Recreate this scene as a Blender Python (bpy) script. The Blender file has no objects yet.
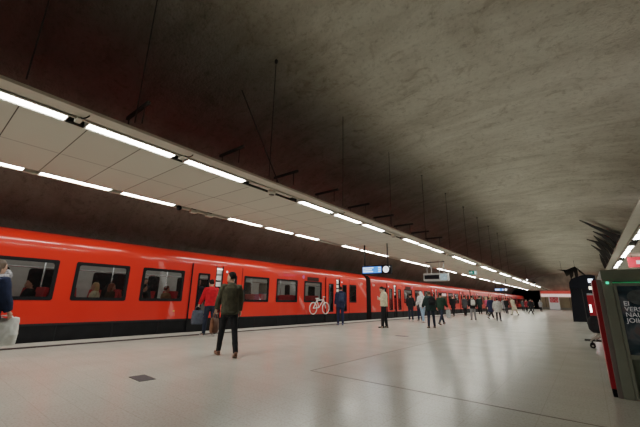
import bpy, bmesh, math, random
from mathutils import Vector, Matrix, noise
random.seed(7)
SC = bpy.context.scene
COL = SC.collection
D = bpy.data
PI = math.pi

# ------------------------------------------------------------------ materials
MATS = {}

def new_mat(name):
    m = D.materials.new(name); m.use_nodes = True
    nt = m.node_tree; nt.nodes.clear()
    out = nt.nodes.new('ShaderNodeOutputMaterial')
    return m, nt, out

def N(nt, typ, **kw):
    n = nt.nodes.new(typ)
    for k, v in kw.items():
        if k.startswith('i_'):
            key = k[2:]
            n.inputs[int(key) if key.isdigit() else key.replace('_', ' ')].default_value = v
        else:
            setattr(n, k, v)
    return n

def ramp(nt, fac, stops):
    r = nt.nodes.new('ShaderNodeValToRGB')
    el = r.color_ramp.elements
    while len(el) < len(stops): el.new(0.5)
    for e, (p, c) in zip(el, stops):
        e.position = p; e.color = (*c, 1)
    nt.links.new(fac, r.inputs[0])
    return r.outputs[0]

def pbr(name, col, rough=0.5, metal=0.0, spec=0.5, var=0.08, scale=6.0, bump=0.0, bscale=40.0, coat=0.0, emit=None, estr=0.0):
    """principled material whose colour is varied a little by noise"""
    if name in MATS: return MATS[name]
    m, nt, out = new_mat(name)
    b = N(nt, 'ShaderNodeBsdfPrincipled')
    b.inputs['Roughness'].default_value = rough
    b.inputs['Metallic'].default_value = metal
    b.inputs['Specular IOR Level'].default_value = spec
    b.inputs['Coat Weight'].default_value = coat
    tc = N(nt, 'ShaderNodeTexCoord')
    nz = N(nt, 'ShaderNodeTexNoise'); nz.inputs['Scale'].default_value = scale; nz.inputs['Detail'].default_value = 4
    nt.links.new(tc.outputs['Object'], nz.inputs['Vector'])
    lo = tuple(max(0, c * (1 - var)) for c in col); hi = tuple(min(1, c * (1 + var)) for c in col)
    c = ramp(nt, nz.outputs['Fac'], [(0.3, lo), (0.7, hi)])
    nt.links.new(c, b.inputs['Base Color'])
    if bump:
        n2 = N(nt, 'ShaderNodeTexNoise'); n2.inputs['Scale'].default_value = bscale
        nt.links.new(tc.outputs['Object'], n2.inputs['Vector'])
        bp = N(nt, 'ShaderNodeBump'); bp.inputs['Strength'].default_value = bump; bp.inputs['Distance'].default_value = 0.02
        nt.links.new(n2.outputs['Fac'], bp.inputs['Height']); nt.links.new(bp.outputs[0], b.inputs['Normal'])
    if emit:
        b.inputs['Emission Color'].default_value = (*emit, 1); b.inputs['Emission Strength'].default_value = estr
    nt.links.new(b.outputs[0], out.inputs[0])
    MATS[name] = m
    return m

def emis(name, col, strength, var=0.0):
    if name in MATS: return MATS[name]
    m, nt, out = new_mat(name)
    e = N(nt, 'ShaderNodeEmission'); e.inputs['Strength'].default_value = strength
    e.inputs['Color'].default_value = (*col, 1)
    if var:
        tc = N(nt, 'ShaderNodeTexCoord'); nz = N(nt, 'ShaderNodeTexNoise'); nz.inputs['Scale'].default_value = 9
        nt.links.new(tc.outputs['Object'], nz.inputs['Vector'])
        c = ramp(nt, nz.outputs['Fac'], [(0.35, tuple(x * (1 - var) for x in col)), (0.65, col)])
        nt.links.new(c, e.inputs['Color'])
    nt.links.new(e.outputs[0], out.inputs[0]); MATS[name] = m
    return m

def glass(name, tint=(0.8, 0.82, 0.8), refl=0.9):
    if name in MATS: return MATS[name]
    m, nt, out = new_mat(name)
    t = N(nt, 'ShaderNodeBsdfTransparent'); t.inputs[0].default_value = (*tint, 1)
    g = N(nt, 'ShaderNodeBsdfGlossy'); g.inputs['Roughness'].default_value = 0.04; g.inputs[0].default_value = (refl, refl, refl, 1)
    fr = N(nt, 'ShaderNodeFresnel'); fr.inputs[0].default_value = 1.45
    mx = N(nt, 'ShaderNodeMixShader')
    nt.links.new(fr.outputs[0], mx.inputs[0]); nt.links.new(t.outputs[0], mx.inputs[1]); nt.links.new(g.outputs[0], mx.inputs[2])
    nt.links.new(mx.outputs[0], out.inputs[0]); MATS[name] = m
    return m

def floor_mat():
    m, nt, out = new_mat('terrazzo_tiles')
    L = nt.links.new
    b = N(nt, 'ShaderNodeBsdfPrincipled')
    tc = N(nt, 'ShaderNodeTexCoord')
    big = N(nt, 'ShaderNodeTexNoise'); big.inputs['Scale'].default_value = 0.35; big.inputs['Detail'].default_value = 5
    L(tc.outputs['Object'], big.inputs['Vector'])
    c1 = ramp(nt, big.outputs['Fac'], [(0.3, (0.505, 0.50, 0.45)), (0.7, (0.54, 0.535, 0.48))])
    sp = N(nt, 'ShaderNodeTexNoise'); sp.inputs['Scale'].default_value = 42; sp.inputs['Detail'].default_value = 2; sp.inputs['Roughness'].default_value = 0.6
    L(tc.outputs['Object'], sp.inputs['Vector'])
    c2 = ramp(nt, sp.outputs['Fac'], [(0.36, (0.80, 0.785, 0.765)), (0.5, (0.97, 0.967, 0.962)), (0.66, (1.0, 0.998, 0.995))])
    mu = N(nt, 'ShaderNodeMix', data_type='RGBA', blend_type='MULTIPLY'); mu.inputs[0].default_value = 0.85
    L(c1, mu.inputs[6]); L(c2, mu.inputs[7])
    # tile joints 0.6 x 0.3 m, faint
    br = N(nt, 'ShaderNodeTexBrick', offset=0.0); br.inputs['Scale'].default_value = 1.0
    br.inputs['Brick Width'].default_value = 0.6; br.inputs['Row Height'].default_value = 0.3
    br.inputs['Mortar Size'].default_value = 0.006; br.inputs['Mortar Smooth'].default_value = 0.3
    br.inputs['Color1'].default_value = (1, 1, 1, 1); br.inputs['Color2'].default_value = (0.965, 0.96, 0.955, 1)
    br.inputs['Mortar'].default_value = (0.86, 0.845, 0.82, 1)
    L(tc.outputs['Object'], br.inputs['Vector'])
    m2 = N(nt, 'ShaderNodeMix', data_type='RGBA', blend_type='MULTIPLY'); m2.inputs[0].default_value = 0.8
    L(mu.outputs[2], m2.inputs[6]); L(br.outputs['Color'], m2.inputs[7])
    L(m2.outputs[2], b.inputs['Base Color'])
    rn = N(nt, 'ShaderNodeTexNoise'); rn.inputs['Scale'].default_value = 1.6; rn.inputs['Detail'].default_value = 5
    L(tc.outputs['Object'], rn.inputs['Vector'])
    mr = N(nt, 'ShaderNodeMapRange'); mr.inputs['From Min'].default_value = 0.3; mr.inputs['From Max'].default_value = 0.7
    mr.inputs['To Min'].default_value = 0.20; mr.inputs['To Max'].default_value = 0.27
    L(rn.outputs['Fac'], mr.inputs['Value']); L(mr.outputs[0], b.inputs['Roughness'])
    b.inputs['Specular IOR Level'].default_value = 0.6
    bn = N(nt, 'ShaderNodeTexNoise'); bn.inputs['Scale'].default_value = 3.0
    L(tc.outputs['Object'], bn.inputs['Vector'])
    bp = N(nt, 'ShaderNodeBump'); bp.inputs['Strength'].default_value = 0.02; bp.inputs['Distance'].default_value = 0.02
    L(bn.outputs['Fac'], bp.inputs['Height']); L(bp.outputs[0], b.inputs['Normal'])
    L(b.outputs[0], out.inputs[0])
    return m

def rock_mat():
    m, nt, out = new_mat('sprayed_rock')
    L = nt.links.new
    b = N(nt, 'ShaderNodeBsdfPrincipled'); b.inputs['Roughness'].default_value = 0.95; b.inputs['Specular IOR Level'].default_value = 0.1
    tc = N(nt, 'ShaderNodeTexCoord')
    def nz(scale, det=6, rough=0.6, dist=0.0):
        n = N(nt, 'ShaderNodeTexNoise'); n.inputs['Scale'].default_value = scale; n.inputs['Detail'].default_value = det
        n.inputs['Roughness'].default_value = rough; n.inputs['Distortion'].default_value = dist
        L(tc.outputs['Object'], n.inputs['Vector']); return n.outputs['Fac']
    a = ramp(nt, nz(0.28, 8, 0.62, 0.6), [(0.30, (0.62, 0.58, 0.495)), (0.5, (0.78, 0.74, 0.64)), (0.7, (0.88, 0.845, 0.745))])
    s = ramp(nt, nz(7.5, 8, 0.72), [(0.33, (0.6, 0.58, 0.56)), (0.46, (0.94, 0.94, 0.94)), (0.64, (1, 1, 1))])
    mu = N(nt, 'ShaderNodeMix', data_type='RGBA', blend_type='MULTIPLY'); mu.inputs[0].default_value = 0.75
    L(a, mu.inputs[6]); L(s, mu.inputs[7])
    st = ramp(nt, nz(1.3, 6, 0.7, 1.5), [(0.34, (0.60, 0.55, 0.5)), (0.46, (1, 1, 1)), (0.8, (1, 1, 1))])
    m2 = N(nt, 'ShaderNodeMix', data_type='RGBA', blend_type='MULTIPLY'); m2.inputs[0].default_value = 0.55
    # drawn-out streaks of wetter rock
    mp = N(nt, 'ShaderNodeMapping'); mp.inputs['Scale'].default_value = (0.55, 2.6, 1.0); mp.inputs['Rotation'].default_value = (0, 0, 0.6)
    L(tc.outputs['Object'], mp.inputs[0])
    sn = N(nt, 'ShaderNodeTexNoise'); sn.inputs['Scale'].default_value = 0.55; sn.inputs['Detail'].default_value = 9; sn.inputs['Roughness'].default_value = 0.68; sn.inputs['Distortion'].default_value = 0.8
    L(mp.outputs[0], sn.inputs['Vector'])
    sk = ramp(nt, sn.outputs['Fac'], [(0.36, (0.62, 0.58, 0.54)), (0.5, (0.9, 0.89, 0.88)), (0.6, (1, 1, 1))])
    mk = N(nt, 'ShaderNodeMix', data_type='RGBA', blend_type='MULTIPLY'); mk.inputs[0].default_value = 0.5
    L(mu.outputs[2], mk.inputs[6]); L(sk, mk.inputs[7])
    L(mk.outputs[2], m2.inputs[6]); L(st, m2.inputs[7])
    # shade over the suspended ceiling painted in: rock darkens towards the left flank
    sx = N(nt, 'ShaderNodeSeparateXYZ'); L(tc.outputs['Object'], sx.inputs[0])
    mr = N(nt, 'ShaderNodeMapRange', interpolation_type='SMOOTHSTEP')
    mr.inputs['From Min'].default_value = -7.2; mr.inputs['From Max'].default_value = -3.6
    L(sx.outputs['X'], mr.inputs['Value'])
    left_shade = ramp(nt, mr.outputs[0], [(0.0, (0.385, 0.38, 0.39)), (0.5, (0.58, 0.565, 0.55)), (1.0, (1, 1, 1))])
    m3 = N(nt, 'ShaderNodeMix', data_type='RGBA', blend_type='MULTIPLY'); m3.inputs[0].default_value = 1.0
    L(m2.outputs[2], m3.inputs[6]); L(left_shade, m3.inputs[7])
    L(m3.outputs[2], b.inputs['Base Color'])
    ad = N(nt, 'ShaderNodeMath', operation='ADD'); L(nz(3.0, 8, 0.65), ad.inputs[0]); L(nz(16, 4, 0.6), ad.inputs[1])
    bp = N(nt, 'ShaderNodeBump'); bp.inputs['Strength'].default_value = 0.55; bp.inputs['Distance'].default_value = 0.08
    L(ad.outputs[0], bp.inputs['Height']); L(bp.outputs[0], b.inputs['Normal'])
    L(b.outputs[0], out.inputs[0])
    return m

# ------------------------------------------------------------------ mesh helpers
class MB:
    def __init__(s): s.v = []; s.f = []
    def add(s, vs, fs):
        o = len(s.v); s.v += [tuple(p) for p in vs]; s.f += [tuple(i + o for i in f) for f in fs]; return s
    def box(s, x0, x1, y0, y1, z0, z1):
        return s.add([(x0,y0,z0),(x1,y0,z0),(x1,y1,z0),(x0,y1,z0),(x0,y0,z1),(x1,y0,z1),(x1,y1,z1),(x0,y1,z1)],
                     [(0,3,2,1),(4,5,6,7),(0,1,5,4),(1,2,6,5),(2,3,7,6),(3,0,4,7)])
    def quad(s, a, b, c, d): return s.add([a,b,c,d], [(0,1,2,3)])
    def tube(s, pts, rad, n=10, closed=False):
        pts = [Vector(p) for p in pts]
        if not hasattr(rad, '__len__'): rad = [rad] * len(pts)
        k = len(pts); vs = []; fs = []
        up = None
        for i, p in enumerate(pts):
            if closed: t = (pts[(i+1) % k] - pts[i-1]).normalized()
            elif i == 0: t = (pts[1] - p).normalized()
            elif i == k-1: t = (p - pts[i-1]).normalized()
            else:
                t = ((pts[i+1]-p).normalized() + (p-pts[i-1]).normalized())
                t = t.normalized() if t.length > 1e-6 else (pts[i+1]-p).normalized()
            if up is None:
                up = Vector((0,0,1)) if abs(t.z) < 0.9 else Vector((1,0,0))
            u = up - t * up.dot(t)
            u = u.normalized() if u.length > 1e-6 else t.orthogonal().normalized()
            w = t.cross(u); up = u
            r = rad[i]; ru, rw = r if hasattr(r, '__len__') else (r, r)
            for j in range(n):
                a = 2*PI*j/n
                vs.append(p + u*(math.cos(a)*ru) + w*(math.sin(a)*rw))
        rng = k if closed else k-1
        for i in range(rng):
            i2 = (i+1) % k
            for j in range(n):
                j2 = (j+1) % n
                fs.append((i*n+j, i*n+j2, i2*n+j2, i2*n+j))
        if not closed:
            fs.append(tuple(range(n))[::-1]); fs.append(tuple((k-1)*n+j for j in range(n)))
        return s.add(vs, fs)
    def rings(s, rings, n=16, M=None):
        """rings: (cx,cy,z,rx,ry) stacked along z"""
        vs = []; fs = []; k = len(rings)
        for (cx, cy, z, rx, ry) in rings:
            for j in range(n):
                a = 2*PI*j/n
                p = Vector((cx+rx*math.cos(a), cy+ry*math.sin(a), z))
                vs.append(M @ p if M else p)
        for i in range(k-1):
            for j in range(n):
                j2 = (j+1) % n
                fs.append((i*n+j, i*n+j2, (i+1)*n+j2, (i+1)*n+j))
        fs.append(tuple(range(n))[::-1]); fs.append(tuple((k-1)*n+j for j in range(n)))
        return s.add(vs, fs)
    def ball(s, c, r, n=12, k=7, M=None):
        c = Vector(c); r = r if hasattr(r, '__len__') else (r, r, r)
        rg = []
        for i in range(k):
            a = -PI/2 + PI*(i+0.35)/(k-0.3)
            rg.append((c.x, c.y, c.z + r[2]*math.sin(a), r[0]*math.cos(a), r[1]*math.cos(a)))
        return s.rings(rg, n, M)
    def prism(s, poly, axis, a, b):
        """polygon in the two remaining axes, extruded along axis from a to b"""
        def P(u, v, w):
            return {'x': (w,u,v), 'y': (u,w,v), 'z': (u,v,w)}[axis]
        n = len(poly)
        vs = [P(u,v,a) for u,v in poly] + [P(u,v,b) for u,v in poly]
        fs = [tuple(range(n))[::-1], tuple(range(n, 2*n))] + [(i, (i+1)%n, (i+1)%n+n, i+n) for i in range(n)]
        return s.add(vs, fs)
    def mesh(s, name, mat=None, smooth=False):
        me = D.meshes.new(name); me.from_pydata(s.v, [], s.f); me.update()
        bm = bmesh.new(); bm.from_mesh(me); bmesh.ops.recalc_face_normals(bm, faces=bm.faces); bm.to_mesh(me); bm.free()
        if smooth:
            for p in me.polygons: p.use_smooth = True
        if mat: me.materials.append(mat)
        return me
    def build(s, name, mat, parent=None, smooth=False, bevel=0.0, loc=None):
        o = D.objects.new(name, s.mesh(name, mat, smooth)); COL.objects.link(o)
        if parent: o.parent = parent
        if loc: o.location = loc
        if bevel:
            b = o.modifiers.new('bevel', 'BEVEL'); b.width = bevel; b.segments = 2; b.limit_method = 'ANGLE'
        return o

def tag(o, label=None, cat=None, group=None, kind=None):
    if label: o['label'] = label
    if cat: o['category'] = cat
    if group: o['group'] = group
    if kind: o['kind'] = kind
    return o

def empty(name, loc=(0,0,0), rz=0.0, label=None, cat=None, group=None):
    o = D.objects.new(name, None); COL.objects.link(o); o.location = loc; o.rotation_euler = (0,0,rz)
    return tag(o, label, cat, group)

def text_part(name, body, size, mat, parent, M, extrude=0.002, align='LEFT'):
    cu = D.curves.new(name, 'FONT'); cu.body = body; cu.size = size; cu.extrude = extrude; cu.align_x = align; cu.align_y = 'CENTER'
    t = D.objects.new(name + '_src', cu); COL.objects.link(t)
    dg = bpy.context.evaluated_depsgraph_get(); dg.update()
    me = D.meshes.new_from_object(t.evaluated_get(dg))
    me.transform(M); me.materials.clear(); me.materials.append(mat)
    D.objects.remove(t); D.curves.remove(cu)
    o = D.objects.new(name, me); COL.objects.link(o); o.parent = parent
    return o

# ------------------------------------------------------------------ camera (photograph geometry: focal length 326 px at 640 px width)
EYE = 1.20
RX = (0.7832295699395418, -0.14438938020314035, -0.6047339478290212)
RY = (0.6214554213809579, 0.21085507965663045, 0.754541777915055)
RZ = (0.018563405090026523, -0.9667946225892803, 0.2548794964761084)
right = Vector((RX[0], RY[0], RZ[0])); down = Vector((RX[1], RY[1], RZ[1])); fwd = Vector((RX[2], RY[2], RZ[2]))
cam = D.cameras.new('camera'); cam.sensor_fit = 'HORIZONTAL'; cam.sensor_width = 36; cam.lens = 326/640*36; cam.clip_end = 300; cam.clip_start = 0.05
co = D.objects.new('camera', cam); COL.objects.link(co)
Mr = Matrix((right, -down, -fwd)).transposed().to_4x4()
co.matrix_world = Matrix.Translation((0,0,EYE)) @ Mr
SC.camera = co

# ------------------------------------------------------------------ setting
XT = -11.25          # side of the train towards the platform
XE = -11.15          # platform edge
YB, YE = -9.0, 91.0  # rear and far end of the hall
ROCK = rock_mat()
FLOOR = floor_mat()
CX, HW, CROWN = -2.3, 12.9, 7.75

MB().box(XE, 6.6, YB, YE, -1.1, 0.0).build('floor', FLOOR)
tag(D.objects['floor'], kind='structure')
BALLAST = pbr('track_bed_concrete', (0.05,0.045,0.04), 0.95, var=0.4, scale=9, bump=0.5)
for nm, a, b in (('floor_track_bed', -15.2, XE), ('floor_track_bed_right', 6.6, 10.6)):
    tag(MB().box(a, b, YB, 110, -1.3, -1.1).build(nm, BALLAST), kind='structure')

def vault_pt(t, y):
    """t 0..1 from the left foot over the crown to the right foot"""
    a = PI * (1 - t)
    ca, sa = math.cos(a), math.sin(a)
    p = 0.86
    x = CX + HW * math.copysign(abs(ca) ** p, ca)
    z = -1.2 + (CROWN + 1.2) * sa ** p
    return x, z
vb = MB(); NU, NV = 88, 180
for j in range(NV + 1):
    y = YB + (YE - YB) * j / NV
    for i in range(NU + 1):
        x, z = vault_pt(i / NU, y)
        d = noise.fractal(Vector((x*0.22, y*0.16, z*0.22)), 0.9, 2.0, 5) * 0.22
        d += abs(noise.noise(Vector((x*0.7, y*0.5, z*0.7)))) * 0.10
        n = Vector((CX - x, 0, 1.0 - z)).normalized()
        vb.v.append((x + n.x * d, y, z + n.z * d))
for j in range(NV):
    for i in range(NU):
        a = j*(NU+1)+i
        vb.f.append((a, a+1, a+NU+2, a+NU+1))
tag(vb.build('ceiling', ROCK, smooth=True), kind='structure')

# far end wall with the dark opening for the track on the left
poly = [(-8.3, 0.0), (12.0, 0.0), (12.0, 9.0), (-16.0, 9.0), (-16.0, 4.2), (-8.3, 4.2)]
tag(MB().prism(poly, 'y', YE, YE + 0.4).build('wall_far', pbr('end_rock', (0.55,0.52,0.46), 0.95, var=0.3, scale=0.8, bump=0.6, bscale=4)), kind='structure')
tag(MB().box(-16, 12, YB-0.4, YB, -1.3, 9).build('wall_rear', pbr('rear_rock', (0.25,0.22,0.19), 0.95, var=0.3, scale=0.8, bump=0.5, bscale=4)), kind='structure')
BLK = pbr('tunnel_black', (0.005,0.005,0.006), 0.9, spec=0.1)
tb = MB(); tb.box(-16, -15.4, YE, YE+15, -1.2, 4.6); tb.box(-8.6, -8.1, YE+0.4, YE+15, -1.2, 4.6); tb.box(-16, -8.1, YE, YE+15, 4.2, 4.8); tb.box(-16, -8.1, YE+15, YE+15.4, -1.2, 4.8)
tag(tb.build('wall_tunnel', BLK), kind='structure')

# platform edge strip and warning line
tag(MB().box(XE, -10.42, YB, YE, 0.0, 0.006).build('trim_platform_edge', pbr('edge_stone', (0.40,0.39,0.35), 0.6, var=0.15, scale=5)), kind='structure')
tag(MB().box(-10.42, -10.12, YB, YE, 0.0, 0.004).build('trim_warning_line', pbr('warning_line', (0.028,0.022,0.022), 0.9, spec=0.1, var=0.25, scale=4)), kind='structure')
# floor joints
JT = pbr('joint_filler', (0.13,0.10,0.085), 0.8)
jb = MB()
for y in (4.75, 16.75, 28.75, 40.75, 52.75): jb.box(-3.95, 6.5, y-0.012, y+0.012, 0, 0.0015)
jb.box(-3.96, -3.935, 4.75, 60, 0, 0.0015)
tag(jb.build('trim_floor_joints', JT), kind='structure')

# ------------------------------------------------------------------ suspended ceilings and lamps
BEIGE = pbr('ceiling_beige', (0.50,0.465,0.385), 0.7, var=0.05, scale=2)
def panel_mat():
    m, nt, out = new_mat('ceiling_panels'); L = nt.links.new
    b = N(nt, 'ShaderNodeBsdfPrincipled'); b.inputs['Roughness'].default_value = 0.7
    tc = N(nt, 'ShaderNodeTexCoord'); mp = N(nt, 'ShaderNodeMapping'); mp.inputs['Location'].default_value = (8.06, 0.35, 0)
    L(tc.outputs['Object'], mp.inputs[0])
    br = N(nt, 'ShaderNodeTexBrick', offset=0.0); br.inputs['Scale'].default_value = 1.0
    br.inputs['Brick Width'].default_value = 1.64; br.inputs['Row Height'].default_value = 0.91
    br.inputs['Mortar Size'].default_value = 0.009; br.inputs['Mortar Smooth'].default_value = 0.05
    br.inputs['Color1'].default_value = (0.60, 0.59, 0.505, 1); br.inputs['Color2'].default_value = (0.56, 0.545, 0.465, 1)
    br.inputs['Mortar'].default_value = (0.06, 0.05, 0.045, 1)
    L(mp.outputs[0], br.inputs['Vector']); L(br.outputs['Color'], b.inputs['Base Color'])
    bp = N(nt, 'ShaderNodeBump', invert=True); bp.inputs['Strength'].default_value = 0.5; bp.inputs['Distance'].default_value = 0.02
    L(br.outputs['Fac'], bp.inputs['Height']); L(bp.outputs[0], b.inputs['Normal'])
    L(b.outputs[0], out.inputs[0]); return m
PANELS = panel_mat()
TRAY = pbr('tray_beige', (0.58,0.54,0.455), 0.55, var=0.06, scale=3)
DARKGAP = pbr('gap_dark', (0.02,0.018,0.015), 0.9)
LAMP = emis('lamp_tube_white', (0.985, 0.975, 0.895), 41.0)
WHITE = pbr('white_enamel', (0.75,0.74,0.7), 0.4)
STEEL = pbr('dark_steel', (0.05,0.05,0.05), 0.5, metal=0.6)
PIPE = pbr('rod_rust', (0.035,0.028,0.025), 0.8)
PITCH = 1.82
ZC = 4.0
Y0C, Y1C = -8.2, 88.0

def lamp_ys(off=0.0, last=88.0):
    ys = []
    k = -5
    while True:
        y = 1.4 + PITCH * k + off
        if y + 1.55 > last: break
        if (k - 2) % 4 != 0: ys.append(y)
        k += 1
    return ys

def suspended(name, xo, sgn, Y0C=Y0C, Y1C=Y1C):
    """xo: outer edge over the platform, sgn: direction towards the track"""
    X = lambda d: xo + sgn * d
    def bx(mb, a, b, *r):
        mb.box(min(X(a), X(b)), max(X(a), X(b)), *r)
    root = empty(name, (0,0,0), 0)
    # tray along the outer edge, the lamp recesses and the panels
    t = MB(); bx(t, -0.13, 0.27, Y0C, Y1C, ZC, ZC+0.03); bx(t, -0.13, -0.10, Y0C, Y1C, ZC-0.02, ZC); bx(t, 0.2, 0.27, Y0C, Y1C, ZC, ZC+0.11); bx(t, 0.235, 0.27, Y0C, Y1C, ZC-0.02, ZC)
    t.build('edge_tray', TRAY, root)
    b = MB(); bx(b, 0.27, 4.16, Y0C, Y1C, ZC+0.10, ZC+0.2); b.build('carrier_sheet', DARKGAP, root)
    p = MB(); bx(p, 0.57, 3.85, Y0C, Y1C, ZC, ZC+0.035)
    p.build('panel_field', PANELS, root)
    f = MB(); bx(f, 4.07, 4.16, Y0C, Y1C, ZC-0.02, ZC+0.2); f.build('edge_strip', TRAY, root)
    return root
left_c = suspended('suspended_ceiling', -5.85, -1)
tag(left_c, 'long beige suspended ceiling of square panels hung above the platform edge beside the orange train', 'suspended ceiling')

def make_lamp(sgn):
    root = empty('ceiling_lamp')
    h = MB(); h.box(-0.13, 0.13, 0, 1.55, 0.03, 0.10); h.box(-0.135, -0.12, 0, 1.55, -0.012, 0.05); h.box(0.12, 0.135, 0, 1.55, -0.012, 0.05)
    h.box(-0.13, 0.13, 0, 0.02, -0.012, 0.05); h.box(-0.13, 0.13, 1.53, 1.55, -0.012, 0.05)
    h.build('housing', WHITE, root)
    d = MB(); d.quad((-0.085,0.02,0.0),(0.085,0.02,0.0),(0.085,1.53,0.0),(-0.085,1.53,0.0)); d.build('light_tube', LAMP, root)
    for sx in (-1, 1):
        comb = [(0.02, 0.024), (0.02, 0.018)]; k = 0.06
        while k < 1.5:
            comb += [(k, 0.018), (k, -0.012), (k+0.012, -0.012), (k+0.012, 0.018)]; k += 0.055
        comb += [(1.53, 0.018), (1.53, 0.024)]
        MB().prism(comb, 'x', min(sx*0.088, sx*0.118), max(sx*0.088, sx*0.118)).build('louvre', WHITE, root)
    return root

def dup(root, loc, label=None, group=None, rz=None, flat=False):
    r = root.copy(); COL.objects.link(r); r.location = loc
    if rz is not None: r.rotation_euler = (0,0,rz)
    if label: r['label'] = label
    if group: r['group'] = group
    for ch in list(root.children):
        c = ch.copy(); COL.objects.link(c); c.parent = r
        for g in list(ch.children):
            d = g.copy(); COL.objects.link(d); d.parent = c
    return r

lamp0 = make_lamp(1)
tag(lamp0, 'x', 'ceiling lamp')
ORD = ['first', 'second', 'third', 'fourth', 'fifth', 'sixth', 'seventh', 'eighth', 'ninth', 'tenth', 'eleventh', 'twelfth', 'thirteenth',
       'fourteenth', 'fifteenth', 'sixteenth', 'seventeenth', 'eighteenth', 'nineteenth', 'twentieth', 'twenty-first', 'twenty-second', 'twenty-third',
       'twenty-fourth', 'twenty-fifth', 'twenty-sixth', 'twenty-seventh', 'twenty-eighth', 'twenty-ninth', 'thirtieth', 'thirty-first', 'thirty-second', 'thirty-third', 'thirty-fourth', 'thirty-fifth', 'thirty-sixth', 'thirty-seventh', 'thirty-eighth', 'thirty-ninth', 'fortieth']
used = [False]
def put_lamp(loc, label, group):
    if not used[0]:
        used[0] = True; lamp0.location = loc; lamp0['label'] = label; lamp0['group'] = group; return lamp0
    return dup(lamp0, loc, label, group)
HID = 'white fluorescent lamp outside the picture or hidden behind nearer things'
HG = 'ceiling lamps out of sight'
n_ = 0
for y in lamp_ys(0, 72.0):
    if y > -1.5:
        put_lamp((-6.275, y, ZC), '%s lamp from left in the long upper row, platform side of left suspended ceiling' % ORD[n_], 'lamps along the platform side of the left suspended ceiling'); n_ += 1
    else: put_lamp((-6.275, y, ZC), HID, HG)
n_ = 0
for y in lamp_ys(0.1):
    if y > 0.9:
        put_lamp((-9.83, y, ZC), '%s lamp from left in the lower row, train side of left suspended ceiling' % ORD[n_], 'lamps along the train side of the left suspended ceiling'); n_ += 1
    else: put_lamp((-9.83, y, ZC), HID, HG)

# the right-hand ceiling is the mirror image over the far track
right_c = suspended('suspended_ceiling', 1.62, 1, 12.0, 88.0)
tag(right_c, 'beige suspended ceiling running above the grey kiosk at the right edge', 'suspended ceiling')
kk = 0
for y in lamp_ys(0.3, 88.0):
    if y < 12.5: continue
    if 14 < y < 40:
        put_lamp((2.045, y, ZC), '%s lamp from right above the kiosk, in the bright row nearest the vault' % ORD[kk], 'lamps above the kiosk, row nearest the vault'); kk += 1
    else: put_lamp((2.045, y, ZC), HID, HG)
kk = 0
for y in lamp_ys(0.3, 88.0):
    if y < 20: continue
    if 27 < y < 40:
        put_lamp((3.1, y, ZC), '%s lamp from right above the kiosk, in the lower row beside the red sign' % ORD[kk], 'lamps above the kiosk, lower row'); kk += 1
    else: put_lamp((3.1, y, ZC), HID, HG)

# devices in the missing-lamp gaps, hanger rods and brackets
sp0 = empty('ceiling_loudspeaker', (-6.27, 5.72, ZC), 0, 'small round loudspeaker in the first lampless gap of the left suspended ceiling', 'loudspeaker', 'loudspeakers in the lamp gaps')
MB().tube([(0,0,0.1),(0,0,-0.02),(0,0,-0.09)], [0.09,0.11,0.10], 16).build('horn', TRAY, sp0, smooth=True)
MB().tube([(0,0,-0.088),(0,0,-0.10)], [0.075,0.07], 16).build('grille', STEEL, sp0)
MB().box(-0.05,0.05,-0.75,0.75,0.02,0.05).build('cover_strip', TRAY, sp0)
gapn = ['second','third','fourth','fifth','sixth','seventh']
for i, k in enumerate((6, 10, 14, 18, 22, 26)):
    dup(sp0, (-6.27, 1.4+PITCH*k+0.7, ZC), 'small round loudspeaker in the %s lampless gap of the left suspended ceiling' % gapn[i], 'loudspeakers in the lamp gaps')
cb0 = None
for i, k in enumerate((-1, 0, 3, 4, 7)):
    y = 1.4 + PITCH*k + 1.68
    lab = 'small beige junction box with bent cable between ceiling lamps, %s from the left' % ORD[i]
    if cb0 is None:
        cb0 = empty('junction_box', (-6.2, y, ZC), 0, lab, 'junction box', 'junction boxes between the lamps')
        MB().box(-0.04,0.16,-0.045,0.045,-0.035,0.03).build('box_body', TRAY, cb0, bevel=0.01)
        MB().tube([(0.15,0,0),(0.22,0.0,-0.045),(0.3,0.03,-0.05),(0.34,0.06,-0.02),(0.34,0.07,0.03)], 0.012, 8).build('cable', DARKGAP, cb0, smooth=True)
    else: dup(cb0, (-6.2, y, ZC), lab)
# cameras / small boxes under the train side of the ceiling
for i, (y, w) in enumerate(((5.05, 0.16), (5.55, 0.2), (6.15, 0.24))):
    c = empty('ceiling_camera', (-9.85, y, ZC), 0, ['small dark round security camera under the train-side edge of the suspended ceiling',
        'small beige box hanging under the train-side ceiling edge, middle of three devices', 'wider beige box hanging under the train-side ceiling edge, right of the small one'][i], 'ceiling device')
    if i == 0:
        MB().tube([(0,0,0.1),(0,0,0)], 0.05, 12).build('mount', STEEL, c); MB().ball((0,0,-0.04), 0.085).build('dome', BLK, c, smooth=True)
    else:
        MB().box(-0.08,0.08,-w/2,w/2,-0.11,0.0).build('box_body', TRAY, c, bevel=0.015); MB().box(-0.03,0.03,-w/3,w/3,0.0,0.1).build('mount', STEEL, c)

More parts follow.
